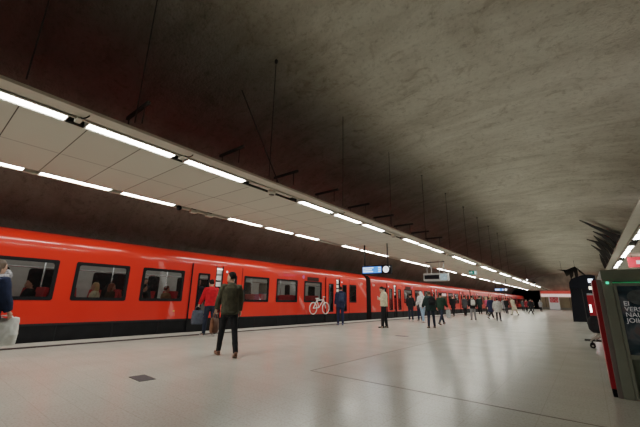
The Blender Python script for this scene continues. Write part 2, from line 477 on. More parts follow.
def vault_z(x):
    lo, hi = (0.0, 0.5) if x < CX else (1.0, 0.5)
    for _ in range(40):
        mid = (lo+hi)/2
        if (vault_pt(mid, 0)[0] < x) == (x < CX): lo = mid
        else: hi = mid
    return vault_pt(lo, 0)[1]
rod0 = None
rodn = 0
for i, y in enumerate((0.5, 1.97, 5.17, 8.42, 11.9, 15.6, 19.3, 23.0, 26.7, 30.4, 34.1, 37.8)):
    z1 = vault_z(-5.8) - 0.05
    r = empty('hanger_rod', (-5.8, y, ZC), 0, 'thin dark hanger rod between rock vault and left suspended ceiling, %s from the left' % ORD[i], 'hanger rod', 'hanger rods of the left suspended ceiling')
    MB().tube([(0,0,0.15),(0,0,z1-ZC)], 0.011, 6).build('rod', PIPE, r)
    MB().box(-0.03,0.03,-0.03,0.03,z1-ZC-0.02,z1-ZC+0.1).build('anchor_plate', PIPE, r)
for i, y in enumerate((2.05, 4.15, 5.95, 7.8, 9.7, 11.6, 13.5, 15.4, 17.3)):
    r = empty('ceiling_bracket', (-6.0, y, 4.5), 0, 'dark cross bracket sticking out over the left suspended ceiling, %s from the left' % ORD[i], 'bracket', 'brackets above the left suspended ceiling')
    MB().box(-0.45,0.45,-0.025,0.025,-0.03,0.03).build('bar', PIPE, r)
    for x in (-0.35, 0.3): MB().tube([(x,0,-0.02),(x,0,-0.36)], 0.012, 6).build('drop_rod', PIPE, r)
w = empty('hanger_wire', (-5.9, 4.84, ZC), 0, 'slanting hanger wire above the round loudspeaker gap', 'wire')
MB().tube([(0.16,0.6,0.05),(0.16,-0.75,2.0)], 0.016, 6).build('wire_strand', PIPE, w)

# ------------------------------------------------------------------ metro train
ORANGE = pbr('train_orange', (0.72,0.028,0.006), 0.3, spec=0.3, var=0.04, scale=1.2, coat=0.7)
SKIRT = pbr('train_black', (0.008,0.008,0.009), 0.65, spec=0.15, var=0.3, scale=3)
RUBBER = pbr('window_rubber', (0.005,0.005,0.006), 0.6, spec=0.15)
PANE = glass('train_pane', (0.62,0.66,0.65))
INW = pbr('train_interior_grey', (0.42,0.41,0.38), 0.6, emit=(0.9,0.86,0.78), estr=0.02)
INF = pbr('train_floor', (0.12,0.12,0.13), 0.7)
SEAT = pbr('seat_red', (0.45,0.025,0.03), 0.8, var=0.15, scale=20)
DARKWIN = pbr('night_window', (0.012,0.014,0.016), 0.15)
CHROME = pbr('rail_chrome', (0.6,0.6,0.6), 0.25, metal=1.0)
INLAMP = emis('train_lamp', (1.0,0.97,0.9), 3.0)
DECAL = pbr('decal_white', (0.8,0.78,0.75), 0.5)
DISP = pbr('display_dark', (0.035,0.008,0.006), 0.6, spec=0.15)

WINS = [(-2.65,-1.75), (1.17,2.6), (3.02,4.43), (4.86,6.29), (9.01,10.42), (10.91,12.35), (12.87,14.31), (17.06,17.81)]
DOORS = [(-1.48,-0.51,-0.15,0.80), (6.60,7.57,7.91,8.84), (14.66,15.59,15.99,16.93)]
C_START, C_END = -3.05, 19.03
Z_SILL, Z_HEAD = 1.06, 2.10

def rounded_rect(y0, y1, z0, z1, r, n=4):
    pts = []
    for (cy, cz, a0) in ((y1-r, z1-r, 0), (y0+r, z1-r, 90), (y0+r, z0+r, 180), (y1-r, z0+r, 270)):
        for k in range(n+1):
            a = math.radians(a0 + 90*k/n); pts.append((cy + r*math.cos(a), cz + r*math.sin(a)))
    return pts

def ring_x(mb, outer, inner, x0, x1):
    """a flat frame between two outlines (y,z), from x0 to x1"""
    n = len(outer)
    vs = [(x0,y,z) for y,z in outer] + [(x0,y,z) for y,z in inner] + [(x1,y,z) for y,z in outer] + [(x1,y,z) for y,z in inner]
    fs = []
    for i in range(n):
        j = (i+1) % n
        fs += [(i,j,n+j,n+i), (2*n+i,2*n+j,3*n+j,3*n+i), (i,j,2*n+j,2*n+i), (n+i,n+j,3*n+j,3*n+i)]
    mb.add(vs, fs)

def plate_with_holes(mb, y0, y1, z0, z1, holes, xf, xb):
    ys = sorted({y0, y1, *[h[0] for h in holes], *[h[1] for h in holes]})
    zs = sorted({z0, z1, *[h[2] for h in holes], *[h[3] for h in holes]})
    inh = lambda y, z: any(h[0] < y < h[1] and h[2] < z < h[3] for h in holes)
    for a, b in zip(ys, ys[1:]):
        for c, d in zip(zs, zs[1:]):
            if not inh((a+b)/2, (c+d)/2):
                mb.quad((xf,a,c),(xf,b,c),(xf,b,d),(xf,a,d)); mb.quad((xb,a,c),(xb,b,c),(xb,b,d),(xb,a,d))
    for h in holes:
        mb.quad((xf,h[0],h[2]),(xb,h[0],h[2]),(xb,h[0],h[3]),(xf,h[0],h[3])); mb.quad((xf,h[1],h[2]),(xb,h[1],h[2]),(xb,h[1],h[3]),(xf,h[1],h[3]))
        mb.quad((xf,h[0],h[2]),(xb,h[0],h[2]),(xb,h[1],h[2]),(xf,h[1],h[2])); mb.quad((xf,h[0],h[3]),(xb,h[0],h[3]),(xb,h[1],h[3]),(xf,h[1],h[3]))

def metro_car(label, fy, number, first=False, detail=True):
    """fy maps the first car's measured y to this car's y (mirrored cars included)"""
    Yr = lambda a, b: tuple(sorted((fy(a), fy(b))))
    y0, y1 = Yr(C_START, C_END)
    root = empty('metro_car', (XT, (y0+y1)/2, 0), 0, label, 'metro train car')
    oy = (y0+y1)/2
    def bd(mb, name, mat, parent=None, **kw):
        # meshes are written in world coordinates, shifted under the root
        mb.v = [(x - XT, y - oy, z) for x, y, z in mb.v]
        return mb.build(name, mat, parent or root, **kw)
    holes = [(*Yr(a,b), Z_SILL, Z_HEAD) for a, b in WINS]
    doors = [(Yr(a,d)) for a,b,c,d in DOORS]
    holes2 = holes + [(a, b, 0.46, 2.36) for a, b in doors]
    # orange body: side plate, roof shoulder, roof, far side, ends
    m = MB()
    plate_with_holes(m, y0, y1, 0.46, 2.36, holes2, XT, XT-0.07)
    prof = [(0.0,2.36),(-0.003,2.42),(-0.009,2.48),(-0.021,2.54),(-0.043,2.60),(-0.08,2.665),(-0.13,2.725),(-0.21,2.785),(-0.32,2.835),(-0.48,2.88),(-0.9,2.94),(-1.5,2.96),(-2.1,2.94),(-2.6,2.85),(-2.9,2.65),(-3.02,2.36)]
    body = bd(m, 'body_side', ORANGE)
    m = MB(); k_ = len(prof)
    m.add([(XT+a, yy_, b) for a, b in prof for yy_ in (y0, y1)], [(2*i, 2*i+1, 2*i+3, 2*i+2) for i in range(k_-1)])
    bd(m, 'roof', ORANGE, smooth=True)
    e = MB()
    for yy in (y0, y1):
        pts = [(XT+a, yy, b) for a, b in prof] + [(XT-3.02, yy, -0.3), (XT, yy, -0.3)]
        e.add(pts, [tuple(range(len(pts)))])
    bd(e, 'end_wall', pbr('end_dark', (0.022,0.016,0.014), 0.7, spec=0.2))
    s = MB()
    ysk = sorted([y0] + [v for d_ in doors for v in d_] + [y1])
    s.box(XT-0.05, XT-0.005, y0, y1, -0.95, 0.46)
    bd(s, 'skirt', SKIRT)
    k = MB()
    yy = y0 + 0.4
    while yy < y1 - 0.6:
        k.box(XT-0.02, XT+0.008, yy, yy+0.015, -0.3, 0.42); yy += 1.37
    k.box(XT-0.02, XT+0.012, y0, y1, 0.40, 0.455)
    bd(k, 'skirt_trim', pbr('skirt_grey', (0.02,0.02,0.022), 0.7, spec=0.15))
    # windows
    for (a, b, c, d) in holes:
        f = MB(); ring_x(f, rounded_rect(a-0.015, b+0.015, c-0.015, d+0.015, 0.05), rounded_rect(a+0.075, b-0.075, c+0.075, d-0.075, 0.06), XT+0.012, XT-0.05)
        fr = bd(f, 'window_frame', RUBBER)
        p = MB(); p.quad((XT-0.012,a+0.05,c+0.05),(XT-0.012,b-0.05,c+0.05),(XT-0.012,b-0.05,d-0.05),(XT-0.012,a+0.05,d-0.05))
        bd(p, 'pane', PANE, fr)
    # door leaves, slid a little apart, standing slightly proud of the side
    for (l0, l1, r0, r1) in DOORS:
        for a, b in ((l0, l1), (r0, r1)):
            a, b = Yr(a, b)
            w0, w1, c, d = a+0.24, b-0.26, 0.56, 2.06
            m = MB(); plate_with_holes(m, a, b, 0.46, 2.40, [(w0, w1, c, d)], XT+0.045, XT-0.0)
            m.quad((XT+0.045,a,0.46),(XT,a,0.46),(XT,a,2.4),(XT+0.045,a,2.4)); m.quad((XT+0.045,b,0.46),(XT,b,0.46),(XT,b,2.4),(XT+0.045,b,2.4))
            m.quad((XT+0.045,a,2.4),(XT,a,2.4),(XT,b,2.4),(XT+0.045,b,2.4))
            leaf = bd(m, 'door_leaf', ORANGE)
            g = MB(); ring_x(g, rounded_rect(w0-0.02, w1+0.02, c-0.02, d+0.02, 0.05), rounded_rect(w0+0.05, w1-0.05, c+0.05, d-0.05, 0.05), XT+0.055, XT-0.0)
            g.box(XT+0.0, XT+0.05, a-0.035, a-0.001, 0.05, 2.42); g.box(XT+0.0, XT+0.05, b+0.001, b+0.03, 0.05, 2.42)
            bd(g, 'door_rubber', RUBBER, leaf)
            q = MB(); q.box(XT, XT+0.03, a, b, 0.03, 0.46); bd(q, 'kick_plate', SKIRT, leaf)
            q = MB(); q.quad((XT+0.02,w0+0.03,c+0.03),(XT+0.02,w1-0.03,c+0.03),(XT+0.02,w1-0.03,d-0.03),(XT+0.02,w0+0.03,d-0.03)); bd(q, 'pane', PANE, leaf)
        a, b = Yr(l1, r0)
        for zz in (2.27, 2.03, 1.79):
            q = MB(); q.box(XT-0.06, XT-0.04, a+0.05, b-0.03, zz-0.17, zz); bd(q, 'notice_panel', pbr('notice_white', (0.75,0.75,0.73), 0.6, emit=(0.9,0.9,0.88), estr=0.12))
        q = MB(); q.tube([(XT-0.62,(a+b)/2,0.05),(XT-0.62,(a+b)/2,2.5)], 0.018, 8); bd(q, 'grab_pole', CHROME, smooth=True)
        q = MB(); q.ball((XT+0.06, (l0+l1)/2 if False else Yr(r0,r1)[0]+0.16, 2.20), (0.03,0.045,0.045)); bd(q, 'door_lamp', emis('door_lamp_white', (1,0.85,0.9), 0.9), smooth=True)
    # inside: floor, ceiling, far wall with dark windows, lamps, seats, poles
    m = MB(); m.box(XT-2.95, XT-0.08, y0+0.05, y1-0.05, 0.0, 0.04); bd(m, 'interior_floor', INF)
    m = MB(); m.box(XT-2.95, XT-0.15, y0+0.05, y1-0.05, 2.50, 2.54); bd(m, 'interior_ceiling', INW)
    m = MB(); m.box(XT-2.97, XT-2.9, y0+0.05, y1-0.05, 0.04, 2.5); bd(m, 'interior_wall', INW)
    for a, b in WINS + [(d[0]+0.25, d[1]-0.2) for d in DOORS] + [(d[2]+0.2, d[3]-0.2) for d in DOORS]:
        a, b = Yr(a, b); m = MB(); m.add([(XT-2.89,y,z) for y,z in rounded_rect(a-0.5,b-0.55,1.0,2.02,0.09)], [tuple(range(20))])
        bd(m, 'night_window', DARKWIN)
    m = MB()
    m.box(XT-1.0, XT-0.88, y0+0.4, y1-0.4, 2.46, 2.495); m.box(XT-2.1, XT-1.98, y0+0.4, y1-0.4, 2.46, 2.495)
    bd(m, 'interior_lamp', INLAMP)
    for a, b in WINS[1:-1]:
        a, b = Yr(a, b)
        for xs in (0.16, 1.85):
            for yy, fl in ((a+0.16, 1), (b-0.16, -1)):
                m = MB()
                x0_, x1_ = XT-xs-0.95, XT-xs
                m.box(x0_, x1_, min(yy, yy+fl*0.42), max(yy, yy+fl*0.42), 0.55, 0.63)
                m.prism([(yy, 0.59), (yy-fl*0.10, 1.37), (yy-fl*0.02, 1.39), (yy+fl*0.08, 0.63)], 'x', x0_, x1_)
                m.box((x0_+x1_)/2-0.05, (x0_+x1_)/2+0.05, min(yy+fl*0.12, yy+fl*0.25), max(yy+fl*0.12, yy+fl*0.25), 0.04, 0.55)
                bd(m, 'seat', SEAT)
        m = MB(); m.tube([(XT-1.15,b-0.05,0.04),(XT-1.15,b-0.05,2.5)], 0.018, 8); bd(m, 'grab_pole', CHROME, smooth=True)
    m = MB(); m.tube([(XT-1.2,y0+0.4,1.95),(XT-1.2,y1-0.4,1.95)], 0.016, 8); bd(m, 'grab_rail', CHROME, smooth=True)
    # signs on the side
    m = MB(); a, b = Yr(13.08, 14.05); m.box(XT, XT+0.012, a, b, 2.13, 2.33)
    dd = bd(m, 'destination_display', DISP)
    face = lambda y, z: Matrix(((0,0,1,XT+0.004-XT),(1,0,0,y-oy),(0,1,0,z),(0,0,0,1)))
    ya, yb = Yr(C_END-0.75, C_END-0.2)
    text_part('number_decal', number, 0.2, DECAL, root, face(ya, 2.2))
    m = MB(); a, b = Yr(12.72, 12.86); m.tube([(XT+0.002,(a+b)/2,2.30),(XT+0.008,(a+b)/2,2.30)], 0.09, 16); bd(m, 'round_mark', pbr('mark_pink', (0.62,0.16,0.4), 0.4))  # round pink mark beside the destination display
    if first:
        bk = MB()
        yA, yB_, zz, rr = 13.56, 14.62, 0.75, 0.29
        X = XT + 0.052
        for c in (yA, yB_):
            bk.tube([(X, c+rr*math.cos(2*PI*i/28), zz+rr*math.sin(2*PI*i/28)) for i in range(28)], 0.024, 6, closed=True)
        P = {'a': (yA, zz), 'b': (14.02, 0.78), 's': (13.86, 1.16), 'h': (14.42, 1.18), 'f': (yB_, zz), 'hb': (14.38, 1.36), 'hc': (14.55, 1.33), 's1': (13.75, 1.24), 's2': (14.0, 1.25)}
        for u, v in ('ab','as','bs','bh','sh','fh'): bk.tube([(X,*P[u]),(X,*P[v])], 0.024, 6)
        bk.tube([(X,*P['h']),(X,*P['hb']),(X,*P['hc'])], 0.024, 6); bk.tube([(X,*P['s']),(X,13.83,1.24)], 0.024, 6); bk.tube([(X,*P['s1']),(X,*P['s2'])], 0.03, 6)
        o = bd(bk, 'bicycle_emblem', DECAL); o['label'] = 'white bicycle pictogram'
        m = MB(); m.tube([(XT,6.06,0.72),(XT+0.02,6.06,0.72)], 0.03, 10); bd(m, 'reset_button', pbr('button_yellow', (0.8,0.35,0.08), 0.4))
    # underframe with bogies
    m = MB()
    for c in (y0+3.2, y1-3.2):
        m.box(XT-2.6, XT-0.3, c-1.2, c+1.2, -0.8, -0.4)
        for t in (-0.9, 0.9): m.tube([(XT-2.5,c+t,-0.66),(XT-0.4,c+t,-0.66)], 0.42, 16)
    bd(m, 'bogie', SKIRT)
    return root

S2 = 1.09
metro_car('orange metro train car nearest the camera with the white bicycle pictogram', lambda y: y, '203', True)
Y2a = 19.63
metro_car('second orange metro train car, beyond the first gap, behind the crowd', lambda y: Y2a + (C_END - y)*S2, '204')
Y3a = Y2a + (C_END - C_START)*S2 + 0.5
metro_car('third orange metro train car, beyond the second gap behind the distant crowd', lambda y: Y3a + (y - C_START)*1.0, '205')
Y4a = Y3a + (C_END - C_START) + 0.5
metro_car('last orange metro train car, reaching into the dark opening at the far end', lambda y: Y4a + (C_END - y)*1.0, '206')
for yy, n_, l in ((19.33, 'first', 'dark gangway bellows between the nearest and second orange cars'), (Y3a-0.25, 'second', 'dark gangway bellows between the second and third orange cars')):
    g = empty('gangway_bellows', (XT-1.5, yy, 0), 0, l, 'gangway')
    b = MB()
    for k in range(5): b.box(-0.75-0.02*(k%2), 0.75+0.02*(k%2), -0.22+k*0.088, -0.13+k*0.088, 0.02, 2.5)
    b.build('bellows', pbr('bellows_grey', (0.05,0.05,0.05), 0.8), g)
    MB().box(1.10, 1.22, -0.22, -0.12, -0.2, 2.35).build('barrier_post', pbr('post_grey', (0.16,0.15,0.14), 0.5), g)

# ------------------------------------------------------------------ people
SKINM = {'fair': pbr('skin_fair', (0.55,0.32,0.23), 0.55, var=0.06, scale=20), 'tan': pbr('skin_tan', (0.38,0.2,0.13), 0.55, var=0.06, scale=20), 'dark': pbr('skin_dark', (0.14,0.07,0.045), 0.5, var=0.06, scale=20)}
def cloth(name, col, var=0.22, scale=14):
    return pbr('cloth_' + name, col, 0.85, spec=0.2, var=var, scale=scale, bump=0.25, bscale=55)

def remeshed(mb, name, mat, parent, voxel, smooth=3, folds=0.0, seed=0):
    me = mb.mesh(name)
    o = D.objects.new(name, me); COL.objects.link(o)
    r = o.modifiers.new('r', 'REMESH'); r.mode = 'VOXEL'; r.voxel_size = voxel; r.use_smooth_shade = True
    s = o.modifiers.new('s', 'SMOOTH'); s.factor = 0.5; s.iterations = smooth
    dg = bpy.context.evaluated_depsgraph_get(); dg.update()
    m2 = D.meshes.new_from_object(o.evaluated_get(dg))
    if folds:
        off = Vector((seed*3.1, seed*1.7, seed*0.9))
        nn = [(v.co.copy(), v.normal.copy()) for v in m2.vertices]
        for v, (c, n) in zip(m2.vertices, nn):
            q = Vector((c.x*9, c.y*9, c.z*5.5)) + off
            v.co = c + n * folds * (noise.noise(q) + 0.5*noise.noise(q*2.3))
    m2.name = name
    m2.materials.clear(); m2.materials.append(mat)
    for p in m2.polygons: p.use_smooth = True
    o.modifiers.clear(); o.data = m2
    if parent: o.parent = parent
    return o

def rot(v, ax, deg): return Matrix.Rotation(math.radians(deg), 3, ax) @ Vector(v)

def person(label, loc, rz, H, pose, outfit, lod=1, group=None):
    """local frame: +y is where the person faces. pose: legs ((hip,knee),(hip,knee)) left,right; arms ((pitch,abduct,elbow,inward),...) left,right; lean; head (yaw,pitch)"""
    K = H / 1.755
    vox = (0.0075, 0.012, 0.02)[lod]
    hipz = 0.93
    lean = pose.get('lean', 0)
    legs = pose.get('legs', ((2,0),(-2,0)))
    arms = pose.get('arms', ((3,6,12,0),(3,6,12,0)))
    hy, hp = pose.get('head', (0,0))
    spread = pose.get('spread', 0.0)
    Mt = Matrix.Translation((0,0,hipz)) @ Matrix.Rotation(math.radians(-lean), 4, 'X')
    J = {}
    for side, sx, (ha, kn), (ap, ab, el, inw) in (('l', -1, *( (legs[0], arms[0]) )), ('r', 1, *( (legs[1], arms[1]) ))):
        hip = Vector((sx*0.09, 0, hipz - 0.02))
        a = math.radians(ha); b = math.radians(ha - kn)
        td = Vector((sx*spread, math.sin(a), -math.cos(a))).normalized(); sd = Vector((sx*spread*0.8, math.sin(b), -math.cos(b))).normalized()
        knee = hip + td*0.42; ank = knee + sd*0.41
        J[side+'hip'], J[side+'knee'], J[side+'ank'] = hip, knee, ank
        # foot: pitched back a little when the shank trails
        fp = max(-50, min(20, (ha-kn)*0.75 if (ha-kn) < -12 else (ha-kn)*0.5))
        J[side+'fd'] = Vector((sx*0.12, math.cos(math.radians(fp)), math.sin(math.radians(fp)))).normalized()
        J[side+'shd'] = sd
        sh = Mt @ Vector((sx*0.175, 0.0, 0.50))
        u = rot(rot((0,0,-1), 'X', ap), 'Y', -sx*ab if False else sx*-ab)
        f = rot((0,0,-1), 'X', ap + el)
        f = rot(f, 'Y', sx*-ab*0.6); f = rot(f, 'Z', sx*inw)
        el_p = sh + u*0.275; wr = el_p + f*0.245
        J[side+'sh'], J[side+'el'], J[side+'wr'], J[side+'f'] = sh, el_p, wr, f
    low = min(min((J[s+'ank'] + J[s+'fd']*t + J[s+'shd']*0.085*1.0).z for t in (-0.05, 0.15)) for s in 'lr') if 'sit' not in pose else pose['sit']
    dz = -low if 'sit' not in pose else pose['sit'] - hipz + 0.08
    sh_all = Vector((0,0,dz))
    for k in list(J):
        if k[1:] not in ('fd','f','shd'): J[k] = (J[k] + sh_all)
    Mt = Matrix.Translation(sh_all) @ Mt
    girth = outfit.get('girth', 1.0)
    TORSO = [(-0.13,0.085,0.085),(-0.09,0.135,0.105),(-0.03,0.165,0.118),(0.04,0.162,0.115),(0.13,0.142,0.102),(0.22,0.145,0.105),(0.32,0.163,0.115),(0.40,0.172,0.115),(0.47,0.168,0.10),(0.52,0.135,0.085),(0.555,0.085,0.07),(0.575,0.06,0.06)]
    def torso(mb, infl, z0=-0.2, z1=0.6, flare=0.0, cut=None):
        rg = []
        for z, rx, ry in TORSO:
            if z0 <= z <= z1:
                rg.append((0, -0.005, z, (rx+infl)*girth, (ry+infl)*girth))
        mb.rings(rg, 18, Mt)
    body = MB()
    torso(body, 0.0)
    S = lambda mb, pts, rad, n=12: mb.tube(pts, rad, n)
    headM = Mt @ Matrix.Translation((0, 0.012, 0.585)) @ Matrix.Rotation(math.radians(hy), 4, 'Z') @ Matrix.Rotation(math.radians(-hp), 4, 'X')
    body.tube([Mt @ Vector((0,-0.005,0.50)), Mt @ Vector((0,0.0,0.58)), headM @ Vector((0,0.005,0.07))], [0.062,0.055,0.055], 12)
    # head: cranium, face and jaw, nose, ears
    HB = MB()
    HB.rings([(0,0.03,0.005,0.028,0.03),(0,0.032,0.02,0.046,0.055),(0,0.022,0.05,0.060,0.078),(0,0.012,0.09,0.068,0.09),(0,0.004,0.13,0.074,0.097),(0,0.0,0.165,0.075,0.097),(0,-0.002,0.20,0.068,0.088),(0,-0.004,0.225,0.05,0.066),(0,-0.005,0.238,0.025,0.035)], 18, headM)
    HB.tube([headM @ Vector((0,0.093,0.128)), headM @ Vector((0,0.108,0.10)), headM @ Vector((0,0.116,0.084)), headM @ Vector((0,0.098,0.076))], [0.008,0.012,0.016,0.013], 8)
    HB.tube([headM @ Vector((-0.042,0.084,0.134)), headM @ Vector((0,0.098,0.136)), headM @ Vector((0.042,0.084,0.134))], [0.009,0.010,0.009], 8)
    HB.tube([headM @ Vector((-0.022,0.092,0.05)), headM @ Vector((0,0.104,0.051)), headM @ Vector((0.022,0.092,0.05))], [0.008,0.011,0.008], 8)
    for sx in (-1,1):
        HB.ball((sx*0.078,-0.008,0.105), (0.012,0.022,0.034), 10, 6, headM)
    body.add(HB.v, HB.f)
    for s, sx in (('l',-1),('r',1)):
        J_ = lambda k: J[s+k]
        S(body, [J_('hip')+Vector((0,0,0.03)), J_('hip').lerp(J_('knee'),0.4), J_('knee'), J_('knee').lerp(J_('ank'),0.3), J_('ank')], [0.085,0.075,0.052,0.055,0.036])
        S(body, [J_('ank'), J_('ank')+J_('shd')*0.05, J_('ank')+J_('fd')*0.09+J_('shd')*0.06], [0.036,0.042,0.035])
        S(body, [J_('sh')+Vector((-sx*0.04,0,0.0)), J_('sh'), J_('sh').lerp(J_('el'),0.35), J_('el'), J_('el').lerp(J_('wr'),0.3), J_('wr')], [0.05,0.055,0.048,0.038,0.04,0.027])
        # hand
        f = J_('f').normalized()
        n = Vector((-sx,0,0)); n = (n - f*n.dot(f)).normalized()
        sd = n.cross(f) * sx          # towards the thumb side
        if sd.dot(Vector((0,1,0)) if abs(f.y) < 0.8 else Vector((0,0,1))) < 0: sd = -sd
        w = J_('wr')
        body.tube([w - f*0.015, w + f*0.02, w + f*0.06, w + f*0.09], [(0.018,0.024),(0.016,0.034),(0.015,0.041),(0.011,0.038)] if abs(n.z) > 0.5 else [0.024,0.027,0.029,0.024], 10)
        if lod < 2:
            curl = pose.get('curl', (35, 35))[0 if s == 'l' else 1]
            for q, (off, ln) in enumerate(((0.031,0.068),(0.0105,0.076),(-0.0105,0.071),(-0.031,0.056))):
                p0 = w + f*0.075 + sd*off
                d1 = (f*math.cos(math.radians(curl*0.6)) + n*math.sin(math.radians(curl*0.6)))
                d2 = (f*math.cos(math.radians(curl*1.5)) + n*math.sin(math.radians(curl*1.5)))
                d3 = (f*math.cos(math.radians(curl*2.2)) + n*math.sin(math.radians(curl*2.2)))
                p1 = p0 + d1*ln*0.5; p2 = p1 + d2*ln*0.3; p3 = p2 + d3*ln*0.25
                body.tube([p0, p1, p2, p3], [0.0098,0.0092,0.0086,0.0078], 8)
            t0 = w + f*0.022 + sd*0.026
            td = (f*0.75 + sd*0.6 + n*0.35).normalized(); t1 = t0 + td*0.045; t2 = t1 + (f*0.9+n*0.45).normalized()*0.032
            body.tube([t0, t1, t2], [0.014,0.0115,0.0095], 8)
            body.ball(w + f*0.03 + sd*0.018, 0.02, 8, 5)
    body.v = [tuple(Vector(p)*K) for p in body.v]
    root = remeshed(body, 'person', SKINM[outfit.get('skin','fair')], None, vox, 2)
    root.location = loc; root.rotation_euler = (0,0,rz)
    tag(root, label, 'person', group)
    def sc(mb): mb.v = [tuple(Vector(p)*K) for p in mb.v]; return mb
    seed = (abs(hash(label)) % 97) if False else sum(map(ord, label)) % 97
    # trousers (or leggings)
    tr = MB(); torso(tr, 0.014, -0.2, 0.14)
    wleg = outfit.get('leg', 1.0)
    for s in 'lr':
        hip, kn, an = J[s+'hip'], J[s+'knee'], J[s+'ank']
        tr.tube([hip+Vector((0,0,0.05)), hip.lerp(kn,0.35), kn, kn.lerp(an,0.35), an+(an-kn).normalized()*0.02], [0.10,0.092*wleg**0.5,0.068*wleg,0.068*wleg,0.054*wleg], 14)
    remeshed(sc(tr), 'trousers', outfit['trousers'], root, vox*1.2, 3, 0.006*K, seed)
    # jacket / coat
    jk = MB(); th = outfit.get('thick', 0.02); hem = outfit.get('hem', -0.06)
    rg = []
    if hem < -0.1:
        zz = hem
        while zz < -0.06:
            rg.append((0, -0.005 + outfit.get('drift',0)*(-zz), zz, (0.172+th+0.03*(-zz))*girth, (0.125+th+0.05*(-zz))*girth)); zz += 0.09
    else:
        rg.append((0,-0.005,hem,(0.165+th)*girth,(0.118+th)*girth))
    for z, rx, ry in TORSO:
        if z > hem + 0.03 and z > -0.07:
            if z < 0.5: rx = max(rx, 0.158); ry = max(ry, 0.112)
            rg.append((0,-0.005,z,(rx+th)*girth,(ry+th)*girth))
    jk.rings(rg, 20, Mt)
    for s, sx in (('l',-1),('r',1)):
        sh, el, wr = J[s+'sh'], J[s+'el'], J[s+'wr']
        jk.tube([sh+Vector((-sx*0.05,0,0.0)), sh+Vector((0,0,0.0)), sh.lerp(el,0.35), el, el.lerp(wr,0.4), wr-(wr-el).normalized()*0.015], [0.055+th*0.8,0.062+th*0.8,0.056+th,0.048+th,0.046+th,0.034+th*0.7], 14)
    if outfit.get('hood'):
        jk.rings([(0,-0.07,0.50,0.10,0.06),(0,-0.09,0.555,0.115,0.07),(0,-0.085,0.61,0.10,0.05),(0,-0.075,0.635,0.07,0.03)], 14, Mt)
    jo = remeshed(sc(jk), outfit.get('top_name','jacket'), outfit['top'], root, vox*1.2, 3, 0.009*K, seed+5)
    if outfit.get('rib'):
        rb = MB(); z = hem - 0.01
        rb.rings([(0,-0.005,z-0.045,(0.165+th*0.3)*girth,(0.118+th*0.3)*girth),(0,-0.005,z-0.02,(0.170+th*0.5)*girth,(0.123+th*0.5)*girth),(0,-0.005,z+0.025,(0.167+th*0.9)*girth,(0.12+th*0.9)*girth)], 20, Mt)
        sc(rb).build('waistband', outfit['rib'], root, smooth=True)
    cl = outfit.get('collar')
    if cl:
        c = MB(); c.rings([(0,-0.004,0.53,0.098,0.088),(0,-0.002,0.575,0.077,0.077),(0,0.002,0.60,0.07,0.07)], 18, Mt)
        sc(c).build('collar', cl, root, smooth=True)
    if outfit.get('scarf'):
        c = MB()
        c.tube([Mt @ Vector((0.105*math.cos(a), 0.02+0.10*math.sin(a), 0.565+0.012*math.sin(3*a))) for a in [2*PI*i/14 for i in range(14)]], 0.05, 10, closed=True)
        c.ball(Mt @ Vector((0.02,0.14,0.60)), (0.10,0.085,0.10)); 
        remeshed(sc(c), 'scarf', outfit['scarf'], root, vox*1.2, 2, 0.012, seed)
    # shoes
    for s, sx in (('l',-1),('r',1)):
        an, fd, sd = J[s+'ank'], J[s+'fd'], J[s+'shd']
        side = fd.cross(Vector((0,0,1))).normalized(); upv = side.cross(fd).normalized()
        base = an - upv*0.058
        Mf = Matrix((side, fd, upv)).transposed().to_4x4(); Mf.translation = base
        sb = MB()
        Mz = Mf @ Matrix.Rotation(-PI/2, 4, 'X')   # stack rings along the foot
        sb.rings([(0,-0.004,-0.072,0.018,0.016),(0,-0.012,-0.06,0.033,0.034),(0,-0.022,-0.02,0.038,0.05),(0,-0.018,0.03,0.038,0.044),(0,-0.006,0.09,0.045,0.03),(0,0.0,0.14,0.044,0.025),(0,0.003,0.175,0.03,0.02),(0,0.004,0.187,0.014,0.012)], 14, Mz)
        sb.tube([an + upv*0.05, an - upv*0.01], [0.045,0.044], 12)
        so = remeshed(sc(sb), 'shoe', outfit['shoes'], root, vox*0.9, 2)
        if lod < 2:
            sl = MB(); sl.add([Mf @ Vector((x, y, z)) for z in (-0.036,-0.020) for x, y in ((-0.03,-0.07),(0.03,-0.07),(0.04,0.0),(0.046,0.1),(0.035,0.165),(0.0,0.185),(-0.035,0.165),(-0.046,0.1),(-0.04,0.0))],
                              [tuple(range(9))[::-1], tuple(range(9,18))] + [(i,(i+1)%9,(i+1)%9+9,i+9) for i in range(9)])
            sc(sl).build('sole', outfit.get('sole', RUBBER), so)
    # hair / hat
    st = outfit.get('hair_style', 'short')
    hb = MB()
    if st != 'bald':
        hb.rings([(0,-0.028,0.085,0.066,0.062),(0,-0.03,0.12,0.081,0.078),(0,-0.022,0.16,0.084,0.092),(0,-0.012,0.20,0.079,0.096),(0,-0.008,0.232,0.062,0.078),(0,-0.008,0.255,0.03,0.04)], 18, headM)
        if st == 'long':
            hb.rings([(0,-0.055,-0.10,0.075,0.035),(0,-0.06,-0.02,0.095,0.05),(0,-0.05,0.06,0.098,0.07),(0,-0.035,0.13,0.092,0.085),(0,-0.02,0.2,0.075,0.08)], 18, headM)
        if st == 'bun':
            hb.ball((0,-0.09,0.23), 0.05, 10, 6, headM)
        if st == 'curly':
            hb.rings([(0,-0.05,0.0,0.085,0.06),(0,-0.05,0.07,0.105,0.085),(0,-0.035,0.14,0.108,0.105),(0,-0.02,0.21,0.092,0.1),(0,-0.012,0.262,0.045,0.055)], 18, headM)
        if st == 'cap' or st == 'beanie':
            hb.rings([(0,-0.008,0.155,0.086,0.108),(0,-0.008,0.20,0.084,0.106),(0,-0.008,0.245,0.062,0.08),(0,-0.008,0.272,0.02,0.03)], 18, headM)
